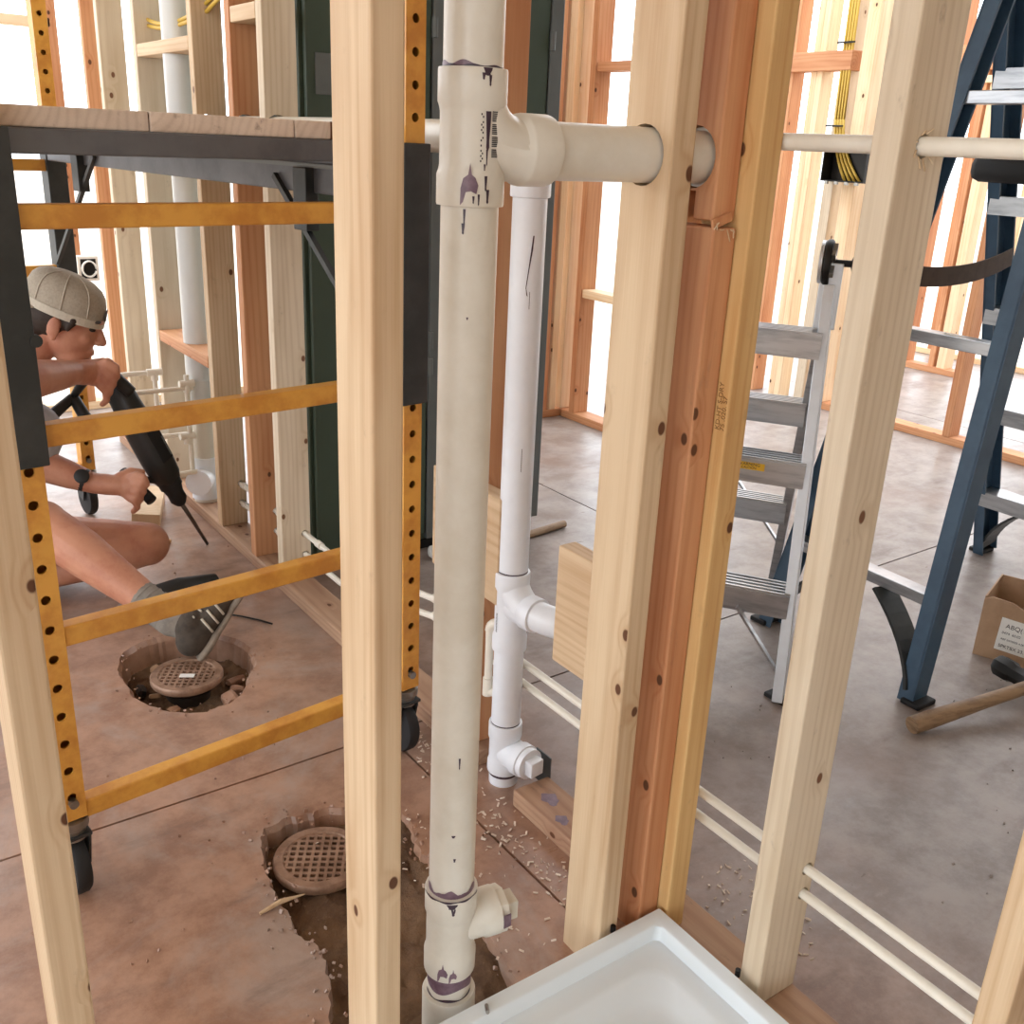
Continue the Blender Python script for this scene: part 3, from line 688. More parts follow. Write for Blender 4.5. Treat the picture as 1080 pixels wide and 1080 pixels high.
def outer(name, a, b, *k, **kw): return _o(name, vec3(a), vec3(b), *k, **kw)
outer('wall_back', (-2.9, 4.93), (2.2, 4.93), 'unsheathed outer stud wall behind the worker', 9, ['far', 'orange', 'far'], skip=(8,), horiz=[(2.4, 2.82, .78), (2.98, 3.38, .80), (3.5, 3.95, 1.66), (3.5, 3.95, .62)])
outer('wall_right', (6.5, 1.75), (6.5, 4.9), 'unsheathed outer stud wall at the far right', 7, ['far', 'orange'], horiz=[(2.1, 2.45, 1.9), (1.2, 1.62, 2.0)])
# hall corner seen past the white vent
wc = thing('wall_hall', 'pair of orange stud walls meeting in the hall corner', 'wall', kind='structure')
lumber('bottom_plate', (1.9, 3.85, .019), (3.11, 3.85, .019), .089, .038, 'orange', wc, V((0, 0, 1)))
lumber('bottom_plate', (3.07, 3.80, .019), (3.07, 2.95, .019), .089, .038, 'orange', wc, V((0, 0, 1)))
for x, y, dx, dy, m_ in ((2.80, 3.805, .038, .089, 'far'), (2.90, 3.805, .038, .089, 'orange'), (2.955, 3.805, .038, .089, 'far'), (3.025, 3.805, .089, .089, 'far'), (3.025, 3.70, .089, .038, 'orange'), (2.50, 3.805, .038, .089, 'far'), (3.03, 2.97, .089, .038, 'far')):
    stud(wc, x, y, dx, dy, ZP, ZT, m_)
lumber('blocking', (3.07, 3.69, 1.60), (3.07, 3.02, 1.60), .089, .038, 'orange', wc, V((0, 0, 1)))
lumber('blocking', (3.07, 3.69, .62), (3.07, 3.02, .62), .089, .038, 'far', wc, V((0, 0, 1)))
lumber('blocking', (3.07, 3.69, 1.34), (3.07, 3.02, 1.34), .089, .038, 'far', wc, V((0, 0, 1)))
lumber('top_plate', (1.9, 3.85, ZT+.019), (3.11, 3.85, ZT+.019), .089, .038, 'far', wc, V((0, 0, 1)))
# hall wall behind the ladders
wd = thing('wall_rear', 'open stud wall behind the two ladders', 'wall', kind='structure')
lumber('bottom_plate', (4.45, .2, .019), (4.45, 3.30, .019), .089, .038, 'orange', wd, V((0, 0, 1)))
lumber('top_plate', (4.45, .2, ZT+.019), (4.45, 4.0, ZT+.019), .089, .038, 'far', wd, V((0, 0, 1)))
for y, dy, m_ in ((3.77, .038, 'orange'), (3.62, .038, 'far'), (3.582, .038, 'far'), (3.42, .06, 'grey'), (3.29, .075, 'far'), (2.535, .038, 'orange'), (2.09, .038, 'far'), (1.98, .038, 'orange'), (1.60, .038, 'far'), (1.1, .038, 'far')):
    stud(wd, 4.40, y, .089, dy, ZP if y < 3.3 else 0., ZT, m_)
lumber('blocking', (4.42, 3.40, 1.72), (4.42, 3.95, 1.72), .089, .09, 'orange', wd, V((0, 0, 1)))
lumber('blocking', (4.45, 3.655, .30), (4.45, 3.765, .30), .089, .038, 'orange', wd, V((0, 0, 1)))
# far posts
wf = thing('wall_window', 'far window posts with headers seen past the knotty stud', 'wall', kind='structure')
for y, dy, m_ in ((4.00, .17, 'far'), (3.80, .10, 'orange'), (3.60, .04, 'orange'), (3.52, .06, 'far')):
    stud(wf, 5.9, y, .089, dy, 0, ZT, m_)
lumber('header', (5.93, 3.55, 1.86), (5.93, 4.16, 1.86), .089, .14, 'orange', wf, V((0, 0, 1)))
lumber('header', (5.93, 3.55, 1.74), (5.93, 4.16, 1.74), .089, .04, 'far', wf, V((0, 0, 1)))
lumber('bottom_plate', (5.93, 3.40, .019), (5.93, 4.40, .019), .089, .038, 'orange', wf, V((0, 0, 1)))
# unseen boarded walls, added to keep light off the near floor
o = obj('light_blocker_near', B((1.8, -3.45, 1.40), (9.6, .1, 2.81)), 'board'); tag(o, 'unseen boarded wall added behind the camera to block light', 'wall', kind='structure')
o = obj('light_blocker_side', B((6.55, -1.65, 1.40), (.1, 3.5, 2.81)), 'board'); tag(o, 'unseen boarded wall added at the far right to block light', 'wall', kind='structure')

# ------------------------------------------------------------------ wires and boxes
cb = thing('electric_cable', 'bundle of yellow electric cables stapled to the far post', 'cable')
for k in range(4):
    dy = -.016*k
    obj('cable', T([(4.385, 3.47+dy, 2.6), (4.385, 3.46+dy, 1.75), (4.385, 3.45+dy, 1.45)]+arc((4.385, 3.45+dy, 1.45), (4.385, 3.44+dy, 1.30), (4.385, 3.34-.03*k, 1.16), 6), .007, 8), 'cable', cb, True)
for z in (1.42, 1.80): obj('staple', B((4.375, 3.447, z), (.008, .10, .008)), 'iron', cb)
cb = thing('wall_cable', 'pale yellow cable pair pulled through the far studs of the long wall', 'cable')
for k in range(2):
    obj('cable', T(arc((1.07, 2.54, 1.70-.02*k), (1.07, 2.8, 1.66-.02*k), (1.07, 3.05, 1.60-.02*k), 8)+arc((1.07, 3.05, 1.60-.02*k), (1.07, 3.4, 1.54), (1.07, 3.62, 1.60-.02*k), 8), .006, 8), 'cable', cb, True)
cb = obj('ceiling_cable', T([(1.05, 2.535, 1.62), (1.10, 2.43, 1.70), (1.20, 2.25, 1.86)], .006, 8), 'cable', None, True); tag(cb, 'single yellow cable rising from the drilled stud before the green cabinet', 'cable')
ob = thing('outlet_box', 'white electrical box with coiled wire on the far stud above the cap', 'electrical box', (1.09, 4.86, .66))
obj('case', B((0, 0, 0), (.09, .05, .11), None, .004), 'board', ob)
obj('opening', B((0, -.026, 0), (.065, .004, .085)), 'iron', ob)
bm = bmesh.new()
for q in range(3): tube(bm, [(.03*math.cos(t/3), -.035-.004*q, .034*math.sin(t/3)) for t in range(0, 19)], .004, 6)
obj('wire_coil', bm, 'cablew', ob, True)['kind'] = 'stuff'
jb = thing('switch_box', 'black plastic switch box nailed to the far post below the ivory pipe', 'electrical box', (4.36, 3.315, 1.24))
for z in (-.078, .078): obj('flange', B((0, 0, z), (.075, .26, .006)), 'iron', jb)
for y in (-.127, .127): obj('flange', B((0, y, 0), (.075, .006, .15)), 'iron', jb)
obj('back', B((.036, 0, 0), (.004, .25, .15)), 'iron', jb)
for k in range(4):
    obj('clamp', B((-.036, -.09+.06*k, -.086), (.012, .018, .014)), 'zinc', jb); obj('clamp', B((-.036, -.09+.06*k, .086), (.012, .018, .012)), 'zinc', jb)

# ------------------------------------------------------------------ green steel cabinet
cbn = thing('steel_cabinet', 'tall dark green steel cabinet with grey door stiles', 'cabinet', (1.155, 2.62, 0))
CW, CD, CH = .84, .50, 2.2
obj('body', B((CW/2, CD/2+.004, CH/2+.02), (CW, CD, CH-.04), None, .004), 'green', cbn)
for x0, x1 in ((.012, .385), (.432, .79)):
    d = obj('door', B(((x0+x1)/2, -.008, 1.12), (x1-x0, .018, 2.1), None, .003), 'green', cbn)
    for g in range(3):
        for k in range(5):
            obj('louver', B(((x0+x1)/2, -.020, .35+.62*g+.03*k), (.16, .006, .012), Euler((.5, 0, 0)).to_matrix()), 'green', d)
    for z in (.62, .70, 1.56): obj('hinge', T([(x1+.008, -.022, z-.025), (x1+.008, -.022, z+.025)], .009, 10), 'greytrim', d)
obj('stile', B((.408, -.010, 1.12), (.036, .022, 2.14), None, .002), 'greytrim', cbn)
obj('stile', B((.816, -.010, 1.12), (.045, .022, 2.14), None, .002), 'greytrim', cbn)
obj('name_plate', B((.062, -.019, 1.42), (.05, .004, .10), None, .001), 'greytrim', cbn)
obj('base', B((CW/2, CD/2, .015), (CW-.04, CD-.04, .03)), 'iron', cbn)
o = obj('white_rag', None or B((1.555, 2.555, .02), (.05, .04, .04), None, .012), 'paper', None, True); tag(o, 'small white rag on the floor before the green cabinet', 'rag')

# ------------------------------------------------------------------ rolling scaffold
SW, SL = .702, 1.82
sf = thing('rolling_scaffold', 'yellow rolling scaffold with wooden deck over the worker', 'scaffold', (.232, 1.560, 0), math.radians(7))
TW = .042
def upright(x, y, holes_side):
    bm = B((0, 0, .915), (TW, TW, 1.49))
    o = obj('upright', bm, 'scaf')
    cut(o, [B((0, 0, .915), (TW-.007, TW-.007, 1.47))])
    cs = bmesh.new()
    for k in range(28):
        z = .215+.052*k
        if z < 1.64: tube(cs, [(0, -TW, z), (0, -TW*.3, z)], .0078, 14)
    cut(o, [cs])
    o.parent = sf
    o.location = (x, y, 0)
    return o
for x in (0, SW):
    for y in (0, SL): upright(x, y, 1)
for y in (0, SL):
    for z in (.178, .505, .835, 1.148):
        obj('rung', B((SW/2, y, z), (SW-TW, .030, .034), None, .003), 'scaf', sf)
    obj('top_rung', B((SW/2, y, 1.66-.02), (SW-TW, .030, .034), None, .003), 'scaf', sf)
for x in (0, SW):
    for y in (0, SL):
        obj('sleeve', B((x, y, 1.03), (TW+.016, TW+.016, .47), None, .002), 'blackmetal', sf)
        c = thing('caster', '', 'x'); del c['label']; del c['category']
        c.parent = sf; c.location = (x, y, 0)
        obj('stem', lathe(bmesh.new(), [(.012, .17), (.028, .165), (.028, .15), (.022, .145), (.022, .125), (.0, .125)], n=20), 'zinc', c, 40)
        fk = bmesh.new()
        for s in (-1, 1): box(fk, (s*.022, .012, .10), (.004, .045, .075), Euler((.25, 0, 0)).to_matrix())
        box(fk, (0, 0, .135), (.048, .05, .006))
        obj('fork', fk, 'blackmetal', c)
        obj('wheel', lathe(bmesh.new(), [(.0, -.016), (.02, -.016), (.045, -.015), (.06, -.013), (.0635, -.008), (.0635, .008), (.06, .013), (.045, .015), (.02, .016), (.0, .016)], (0, .022, .0645), (1, 0, 0), 32), 'rubber', c, 40)
        obj('lock_pin', T([(0, -.03, .205), (0, -.016, .205)], .008, 10), 'zinc', c, 40)
def plank(x0, x1, y0, y1, z0, z1): return B(((x0+x1)/2, (y0+y1)/2, (z0+z1)/2), (x1-x0, y1-y0, z1-z0), None, .002)
for k in range(3):
    x0 = -.005+k*.2433
    o = obj('deck_board', plank(0, .2415, 0, .028, 0, 1.80), 'deckwood', sf)
    o.matrix_local = Matrix.Translation((x0, .01, 1.293)) @ Matrix(((1, 0, 0), (0, 0, 1), (0, -1, 0))).to_4x4()
rl = bmesh.new()
for x in (.015, SW-.015):
    r_ = obj('side_rail', B((x, SL/2, 1.213), (.022, SL-.05, .102), None, .003), 'railsteel', sf)
    obj('rail_lip', B((x+(-.008 if x > .3 else .008), SL/2, 1.214), (.022, SL-.3, .008)), 'greytrim', r_)
for y in (.012, SL-.012): obj('end_beam', B((SW/2, y-.0, 1.247), (SW-.02, .024, .034), None, .003), 'railsteel', sf)
for x in (.03, SW-.03):
    for y, s in ((.0, 1), (SL, -1)):
        obj('brace', bar(bmesh.new(), (x, y+s*.03, .86), (x, y+s*.42, 1.19), .012, .012), 'blackmetal', sf)
        obj('bracket', B((x, y+s*.30, 1.15), (.03, .05, .12), None, .002), 'blackmetal', sf)
        obj('spring_button', T([(x, y-.0305, .98), (x, y-.02, .98)], .009, 14), 'blackmetal', sf)

# ------------------------------------------------------------------ aluminium folding ladder
al = thing('folding_ladder', 'low aluminium folding ladder with round hinge behind the corner post', 'ladder')
D = V((-.55, .835, 0)).normalized(); Nn = V((.835, .55, 0)).normalized()
FR = V((1.83, 1.36, 0)); LW = .42
HT = V((2.012, 1.530, .985))
def rail(a, b, mat, w1, w2, name, parent=al, hollow=False): return obj(name, bar(bmesh.new(), a, b, w1, w2, Nn, .002), mat, parent)
RF = V((2.215, 1.735, 0))
rail(FR, HT, 'alu_lt', .026, .062, 'front_rail')
rail(FR+D*LW, HT+D*(LW-.09), 'alu_lt', .026, .062, 'front_rail')
rail(RF, HT+Nn*.03, 'alu', .024, .052, 'rear_rail'); rail(RF+D*(LW-.06), HT+D*(LW-.10)+Nn*.03, 'alu', .024, .052, 'rear_rail')
def tread(a, b, mat, name, dep=.085, h=.028):
    bm = bmesh.new(); R = frame(b-a, V((0, 0, 1)))
    L = (b-a).length; c = (a+b)/2
    # channel section: tread plate with three ribs and a front lip
    zz = V((0, 0, 1)); nn = V((-(b-a).normalized().y, (b-a).normalized().x, 0))
    box(bm, c, (L, dep, .006), Matrix(((b-a).normalized(), nn, zz)).transposed())
    Rm = Matrix(((b-a).normalized(), nn, zz)).transposed()
    for k in range(5): box(bm, c+nn*(dep*(-.44+.22*k))+zz*.005, (L, .007, .006), Rm)
    box(bm, c+nn*(dep*.5)-zz*(h*.5), (L, .006, h+.006), Rm); box(bm, c-nn*(dep*.5)-zz*(h*.5), (L, .006, h+.006), Rm)
    return obj(name, bm, mat, al)
def onl(a, b, z): t = z/b.z; return a.lerp(b, t)
for z in (.265, .575, .875):
    a = onl(FR, HT, z); b = onl(FR+D*LW, HT+D*(LW-.09), z)
    st = tread(a, b, 'alu', 'step', .085, .052)
    for dz in (-.004, -.034): obj('rivet', lathe(bmesh.new(), [(.0, .005), (.005, .004), (.007, 0), (0, 0)], a-Nn*.033+V((0, 0, dz))+D*.012, -Nn, 12), 'zinc', st, True)
    if abs(z-.575) < .01:
        stk = obj('sticker', B(a.lerp(b, .36)-Nn*.0475+V((0, 0, -.014)), (.075, .001, .018), Matrix((D, Nn, V((0, 0, 1)))).transposed()), 'stickery', st, label='yellow warning sticker with black lettering')
        MX = Matrix.Translation(a.lerp(b, .36)-Nn*.0485+V((0, 0, -.013))) @ Matrix((-D, V((0, 0, 1)), -Nn)).transposed().to_4x4()
        text('lettering', 'WARNING', .011, 'ink', st, MX, align='CENTER'); text('lettering', 'CAUTION', .008, 'ink', st, Matrix.Translation((0, 0, -.0075)) @ MX, align='CENTER')
for z in (.37, .67):
    a = onl(RF, HT+Nn*.03, z); b = onl(RF+D*(LW-.06), HT+D*(LW-.10)+Nn*.03, z)
    tread(a, b, 'alu', 'rear_step', .07, .05)
for a, b in ((FR+D*.05+V((0, 0, .23)), FR+V((0, 0, .06))), (RF+D*.05+V((0, 0, .38)), RF+V((0, 0, .22)))):
    obj('gusset', bar(bmesh.new(), a+D*.08, b, .018, .006), 'alu', al)
for q in (FR, FR+D*LW, RF, RF+D*(LW-.06)): obj('foot', B(q+V((0, 0, .006)), (.032, .068, .012), None, .003), 'rubber', al)
for off in (V((0, 0, 0)), D*(LW-.09)):
    hg = bmesh.new(); c = HT+off+V((0, 0, .055))
    lathe(hg, [(.0, -.008), (.05, -.008), (.053, -.004), (.053, .004), (.05, .008), (.0, .008)], c+D*.012, D, 28)
    h = obj('hinge', hg, 'iron', al, 40)
    for k in range(5):
        t = k*2*math.pi/5
        obj('hinge_spoke', bar(bmesh.new(), c+D*.0+Nn*(.018*math.cos(t))+V((0, 0, .018*math.sin(t))), c+Nn*(.044*math.cos(t))+V((0, 0, .044*math.sin(t))), .014, .010, D), 'zinc', h)
    obj('hinge_cheek', lathe(bmesh.new(), [(.036, -.004), (.050, -.004), (.050, .004), (.036, .004), (.036, -.004)], c+D*.026, D, 28), 'alu_lt', h, 40)
    obj('hinge_arm', bar(bmesh.new(), HT+off-V((0, 0, .10))-Nn*.012, c-Nn*.004, .012, .05, D, .002), 'alu_lt', h)
    obj('lock_knob', lathe(bmesh.new(), [(.0, -.075), (.022, -.075), (.026, -.06), (.022, -.045), (.008, -.04), (.008, 0)], c, D, 16), 'rubber', h, 40)
# ------------------------------------------------------------------ blue stepladder
bl = thing('step_ladder', 'tall blue fibreglass step ladder with aluminium bars at right', 'ladder')
def Rr(z): return V((2.125+.175*z, 1.165+.04*z, z))       # rear frame, right rail
def Rl(z): return V((2.150+.150*z, 1.685-.12*z, z))       # rear frame, left rail
def Fl(z): return V((3.255-.40*z, 1.672-.06*z, z))        # step frame, left rail
def Fr(z): return V((3.255-.40*z, 1.03+.055*z, z))
TOPZ = 2.35
def chan(a, b, nrm, name, wdt=.078, dep=.032):
    """U channel fibreglass rail"""
    bm = bmesh.new(); a, b = V(a), V(b); z = (b-a).normalized(); x = (V(nrm)-z*V(nrm).dot(z)).normalized(); y = z.cross(x); R = Matrix((x, y, z)).transposed()
    L = (b-a).length; c = (a+b)/2
    box(bm, c, (wdt, .006, L), R)
    for s in (-1, 1): box(bm, c+x*(s*(wdt/2-.003))+y*(dep/2), (.006, dep, L), R)
    return obj(name, bm, 'blue', bl)
chan(Rr(0), Rr(TOPZ), (1, 0, 0), 'rear_rail', .058, .040); chan(Rl(0), Rl(TOPZ), (-1, 0, 0), 'rear_rail', .058, .040)
chan(Fl(0), Fl(TOPZ), (-1, 0, 0), 'front_rail', .085); chan(Fr(0), Fr(TOPZ), (1, 0, 0), 'front_rail', .085)
for z in (.258, .866, 1.42, 2.0):
    o = obj('rear_bar', bar(bmesh.new(), Rr(z), Rl(z), .03, .046, V((1, 0, 0)), .002), 'alu', bl)
    if z == .866:
        p = Rr(z).lerp(Rl(z), .38)
        obj('tape', B(p+V((-.016, 0, .006)), (.002, .05, .026), Euler((.05, 0, -.05)).to_matrix()), 'paper', o)
        for k in range(4): obj('smudge', B(p+V((-.0165, -.055-.013*k, -.004)), (.001, .010, .016), Euler((.3*k, 0, 0)).to_matrix()), 'ink', o)
for k in range(7):
    z = .25+.313*k; a, b = Fr(z), Fl(z)
    bm = bmesh.new(); c = (a+b)/2; L = (b-a).length-.01
    box(bm, c, (.085, L, .006)); box(bm, c+V((-.042, 0, -.022)), (.005, L, .048)); box(bm, c+V((.042, 0, -.022)), (.005, L, .048))
    obj('step', bm, 'alu', bl)
def gus(p_low, p_bar, mid):
    bm = bmesh.new(); pts = arc(p_low, mid, p_bar, 8)
    for a, b in zip(pts, pts[1:]): bar(bm, a, b, .008, .075, V((1, 0, 0)))
    return obj('knee_brace', bm, 'blackmetal', bl)
gus(Rr(.03)+V((0, .02, 0)), Rr(.24)+V((0, .17, 0)), Rr(.14)+V((0, .045, 0)))
gus(Rl(.03)+V((0, -.02, 0)), Rl(.24)+V((0, -.17, 0)), Rl(.14)+V((0, -.045, 0)))
gus(Fl(.03)+V((0, -.02, 0)), Fl(.22)+V((0, -.17, 0)), Fl(.14)+V((0, -.05, 0)))
gus(Fr(.03)+V((0, .02, 0)), Fr(.22)+V((0, .17, 0)), Fr(.14)+V((0, .05, 0)))
for q in (Rr(0), Rl(0), Fl(0), Fr(0)): obj('foot', B(q+V((0, 0, .007)), (.074, .054, .014), None, .004), 'rubber', bl)
obj('top_cap', B(((Rr(TOPZ)+Fl(TOPZ))/2+V((.0, .0, .02))), (.36, .42, .05), None, .01), 'blackmetal', bl)
# things hung on the ladder
o = obj('leather_strap', T(arc(Rl(1.06)+V((.03, -.03, 0)), (2.55, 1.54, 1.02), Fl(1.10)+V((-.02, -.05, 0)), 10), .012, 8), 'strap', None, True)
bm = bmesh.new(); pts = arc(Rl(1.0)+V((.02, -.05, 0)), (2.55, 1.50, .98), Fl(1.03)+V((-.02, -.06, 0)), 10)
for a, b in zip(pts, pts[1:]): bar(bm, a, b+(b-a)*.08, .005, .05, V((0, 0, 1)))
me = bpy.data.meshes.new('leather_strap'); bmesh.ops.recalc_face_normals(bm, faces=bm.faces); bm.to_mesh(me); bm.free(); o.data = me; me.materials.append(M['strap'])
tag(o, 'brown leather strap slung between the blue ladder rails', 'strap')
o = obj('tool_bag', B((0, 0, 0), (.14, .30, .07), None, .025), 'rubber', None, True, (2.755, 1.50, 1.262)); tag(o, 'black soft tool bag resting on a blue ladder step', 'bag')

# ------------------------------------------------------------------ cardboard box and hammer
bx = thing('cardboard_box', 'open torn cardboard box with white shipping label', 'box', (2.50, 1.245, 0), math.radians(-72))
BL, BD, BH = .42, .20, .175
def wallp(pts, th, nrm):
    bm = bmesh.new(); f = [bm.verts.new(p) for p in pts]; b = [bm.verts.new(V(p)+V(nrm)*th) for p in pts]; n = len(f)
    bm.faces.new(f); bm.faces.new(b[::-1])
    for i in range(n): bm.faces.new((f[i], b[i], b[(i+1) % n], f[(i+1) % n]))
    return bm
obj('front_panel', wallp([(0, 0, 0), (BL, 0, 0), (BL, 0, BH-.02), (.30, 0, BH-.01), (.22, 0, BH-.035), (.17, 0, BH-.05), (.12, 0, BH-.030), (.10, 0, BH-.012), (.07, 0, BH), (.02, 0, BH+.004), (0, 0, BH-.008)], .004, (0, 1, 0)), 'kraft', bx)
obj('side_panel', wallp([(0, .004, 0), (0, BD-.004, 0), (0, BD-.004, BH), (0, .004, BH)], .004, (1, 0, 0)), 'kraft', bx)
obj('side_panel', wallp([(BL-.004, .004, 0), (BL-.004, BD-.004, 0), (BL-.004, BD-.004, BH), (BL-.004, .004, BH)], .004, (1, 0, 0)), 'kraft', bx)
obj('back_panel', wallp([(0, BD-.004, 0), (BL, BD-.004, 0), (BL, BD-.004, BH), (0, BD-.004, BH)], .004, (0, 1, 0)), 'kraft', bx)
obj('bottom_panel', B((BL/2, BD/2, .004), (BL-.01, BD-.01, .004)), 'kraft', bx)
lb = obj('label', B((.105, -.001, .080), (.108, .002, .095), Euler((0, .04, 0)).to_matrix()), 'paper', bx, label='white printed shipping label')
def LM(x, z): return Matrix.Translation(V((x, -.0024, z))) @ Euler((math.pi/2, .04, 0)).to_matrix().to_4x4()
text('label_text', 'ABQ(1707)9', .018, 'ink', lb, LM(.066, .102)); text('label_text', '0474  60.02', .010, 'ink', lb, LM(.060, .084))
text('label_text', 'ABF 0470005 4.00', .008, 'ink', lb, LM(.060, .066)); text('label_text', 'SPKTBX 23.1LT5', .013, 'ink', lb, LM(.058, .044))
hm = thing('sledge_hammer', 'sledge hammer with black head and worn wooden handle on the floor', 'hammer', (2.20, .985, 0))
hA, hB = V((1.985, 1.09, .0225)), V((2.42, .985, .075)); o3 = V((2.20, .985, 0))
obj('handle', T([hA-o3, hA.lerp(hB, .1)-o3, hA.lerp(hB, .5)-o3, hB-o3], [.021, .022, .017, .016], 16), 'hickory', hm, 40)
hd = (hB-hA).normalized(); hx = V((.35, 1, 0)); hx = (hx-hd*hx.dot(hd)).normalized()
obj('head', lathe(bmesh.new(), [(.0, -.075), (.024, -.075), (.029, -.066), (.029, -.03), (.024, -.02), (.024, .02), (.029, .03), (.029, .066), (.024, .075), (.0, .075)], hA.lerp(hB, .86)-o3+V((.02, .05, .0))-V((0, 0, .012)), hx, 8), 'iron', hm, 30)

# ------------------------------------------------------------------ the worker
pe = thing('person', 'person in grey cap and shirt sitting on floor drilling with hammer drill', 'person', (.25, 3.02, 0))
PO = V((.25, 3.02, 0))
def blob(name, parts, mat, parent=pe, voxel=.006, smooth_it=4, label=None):
    """one continuous surface grown from tapered limbs and ellipsoids"""
    bm = bmesh.new()
    for p in parts:
        if p[0] == 'c':                     # capsule chain: points and radii
            pts, rs = p[1], p[2]
            for q, r in zip(pts, rs): bmesh.ops.create_uvsphere(bm, u_segments=16, v_segments=10, radius=r, matrix=Matrix.Translation(V(q)))
            for i in range(len(pts)-1): tube(bm, [V(pts[i]), V(pts[i+1])], [rs[i], rs[i+1]], 18)
        else:                               # ellipsoid: centre, axes lengths, rotation
            _, c, s, R = p
            mt = Matrix.Translation(V(c)) @ (R.to_4x4() if R is not None else Matrix.Identity(4)) @ Matrix.Diagonal((s[0], s[1], s[2], 1))
            bmesh.ops.create_uvsphere(bm, u_segments=24, v_segments=16, radius=1, matrix=mt)
    bmesh.ops.transform(bm, matrix=Matrix.Translation(-PO), verts=bm.verts)
    bmesh.ops.recalc_face_normals(bm, faces=bm.faces)
    o = obj(name, bm, mat, parent, label=label)
    md = o.modifiers.new('r', 'REMESH'); md.mode = 'VOXEL'; md.voxel_size = voxel; md.use_smooth_shade = True
    if smooth_it: sm = o.modifiers.new('s', 'SMOOTH'); sm.iterations = smooth_it; sm.factor = .5
    applied(o)
    for p in o.data.polygons: p.use_smooth = True
    return o
# drill line
D0, D1, TIP = V((.705, 2.985, .585)), V((.852, 2.955, .215)), V((.957, 3.005, .004))
dax = (D1-D0).normalized()
# head frame: looks down towards the bit
HC = V((.598, 3.035, .735))
hf = V((.90, -.34, -.30)).normalized(); hs = V((0, 0, 1)).cross(hf).normalized(); hu = hf.cross(hs)
HR = Matrix((hf, hs, hu)).transposed()
def hp(f, s, u): return HC+hf*f+hs*s+hu*u
neck0 = V((.455, 3.06, .605))
hipR, hipL = V((.18, 2.98, .12)), V((.20, 3.16, .11))
chest = V((.37, 3.07, .46))
shR, shL = V((.375, 2.905, .545)), V((.395, 3.225, .52))
elR = V((.405, 2.700, .660)); wrR = V((.590, 2.902, .626))
elL = V((.425, 2.99, .385)); wrL = V((.605, 2.905, .300))
kR, aR = V((.425, 2.675, .285)), V((.645, 2.375, .088))
kL, aL = V((.715, 2.80, .125)), V((.40, 2.86, .055))
parts = [
    ('c', [(.19, 3.07, .14), (.25, 3.07, .27), chest], [.125, .12, .125]),
    ('c', [shR, (.40, 3.06, .57), shL], [.062, .085, .062]), ('c', [(.34, 3.05, .30), (.44, 3.02, .46)], [.10, .085]),
    ('c', [(.41, 3.06, .57), neck0, hp(-.045, 0, -.055)], [.070, .058, .054]),
    # head
    ('e', hp(-.012, 0, .035), (.098, .074, .088), HR), ('e', hp(.020, 0, -.010), (.076, .062, .085), HR), ('e', hp(.040, 0, -.070), (.050, .046, .042), HR),
    ('e', hp(.088, 0, .040), (.020, .046, .014), HR),
    ('c', [hp(.094, 0, .020), hp(.112, 0, -.018)], [.008, .0125]), ('e', hp(.102, .010, -.022), (.010, .009, .008), HR), ('e', hp(.102, -.010, -.022), (.010, .009, .008), HR),
    ('e', hp(.084, 0, -.052), (.014, .024, .008), HR), ('e', hp(.080, 0, -.064), (.014, .022, .008), HR), ('e', hp(.078, 0, -.090), (.020, .022, .016), HR),
    ('e', hp(.062, .034, -.012), (.022, .020, .020), HR), ('e', hp(.062, -.034, -.012), (.022, .020, .020), HR),
    # ears
    ('e', hp(-.012, -.078, .002), (.018, .008, .032), HR), ('e', hp(-.012, .078, .002), (.018, .008, .032), HR), ('e', hp(-.008, -.078, -.022), (.010, .008, .012), HR),
    # right arm to the rear grip, left arm to the side handle
    ('c', [shR, shR.lerp(elR, .5), elR], [.054, .050, .043]),
    ('c', [elR, elR.lerp(wrR, .3), elR.lerp(wrR, .7), wrR], [.048, .050, .042, .033]),
    ('c', [shL, shL.lerp(elL, .5), elL], [.054, .048, .042]),
    ('c', [elL, elL.lerp(wrL, .3), elL.lerp(wrL, .7), wrL], [.046, .048, .040, .030]),
    # right leg bent, foot forward; left leg folded
    ('c', [hipR, hipR.lerp(kR, .5), kR], [.098, .086, .062]),
    ('c', [kR, kR.lerp(aR, .3), kR.lerp(aR, .65), aR], [.060, .062, .048, .036]),
    ('c', [hipL, hipL.lerp(kL, .5), kL], [.098, .086, .064]),
    ('c', [kL, kL.lerp(aL, .35), kL.lerp(aL, .7), aL], [.062, .060, .046, .036]),
]
# hands: palm plus five fingers closed round a grip
def hand(wr, palm, grip_c, grip_ax, gr, knuckle_dir, side):
    """wr wrist, palm centre of palm; fingers wrap round the grip axis"""
    out = [('c', [wr, wr.lerp(palm, .6), palm], [.027, .030, .027])]
    ga = grip_ax.normalized()
    to = (palm-grip_c); to = (to-ga*to.dot(ga)).normalized(); sd = ga.cross(to)*side
    for i, (o_, l_) in enumerate(((-.034, .95), (-.012, 1.05), (.011, 1.0), (.033, .82))):
        b = grip_c+ga*o_
        pts = []
        for t in (0.35, 1.0, 1.75, 2.5):
            rad = gr+.010+(.012 if t < .5 else 0)
            pts.append(b+(to*math.cos(t*l_)+sd*math.sin(t*l_))*rad)
        out.append(('c', [palm+ga*o_*.75+sd*.008]+pts, [.013, .0125, .0110, .0100, .0085]))
    th = [palm-ga*.030-sd*.012, grip_c-ga*.046+(to*.75-sd*.75)*(gr+.016), grip_c-ga*.040+(to*.0-sd*1.0)*(gr+.012), grip_c-ga*.022+(-to*.6-sd*.7)*(gr+.010)]
    out.append(('c', th, [.016, .0135, .0115, .0095]))
    return out
gripR = V((.695, 2.955, .605)); gaxR = V((.52, -.10, -.62)).normalized()
palmR = V((.640, 2.934, .616))
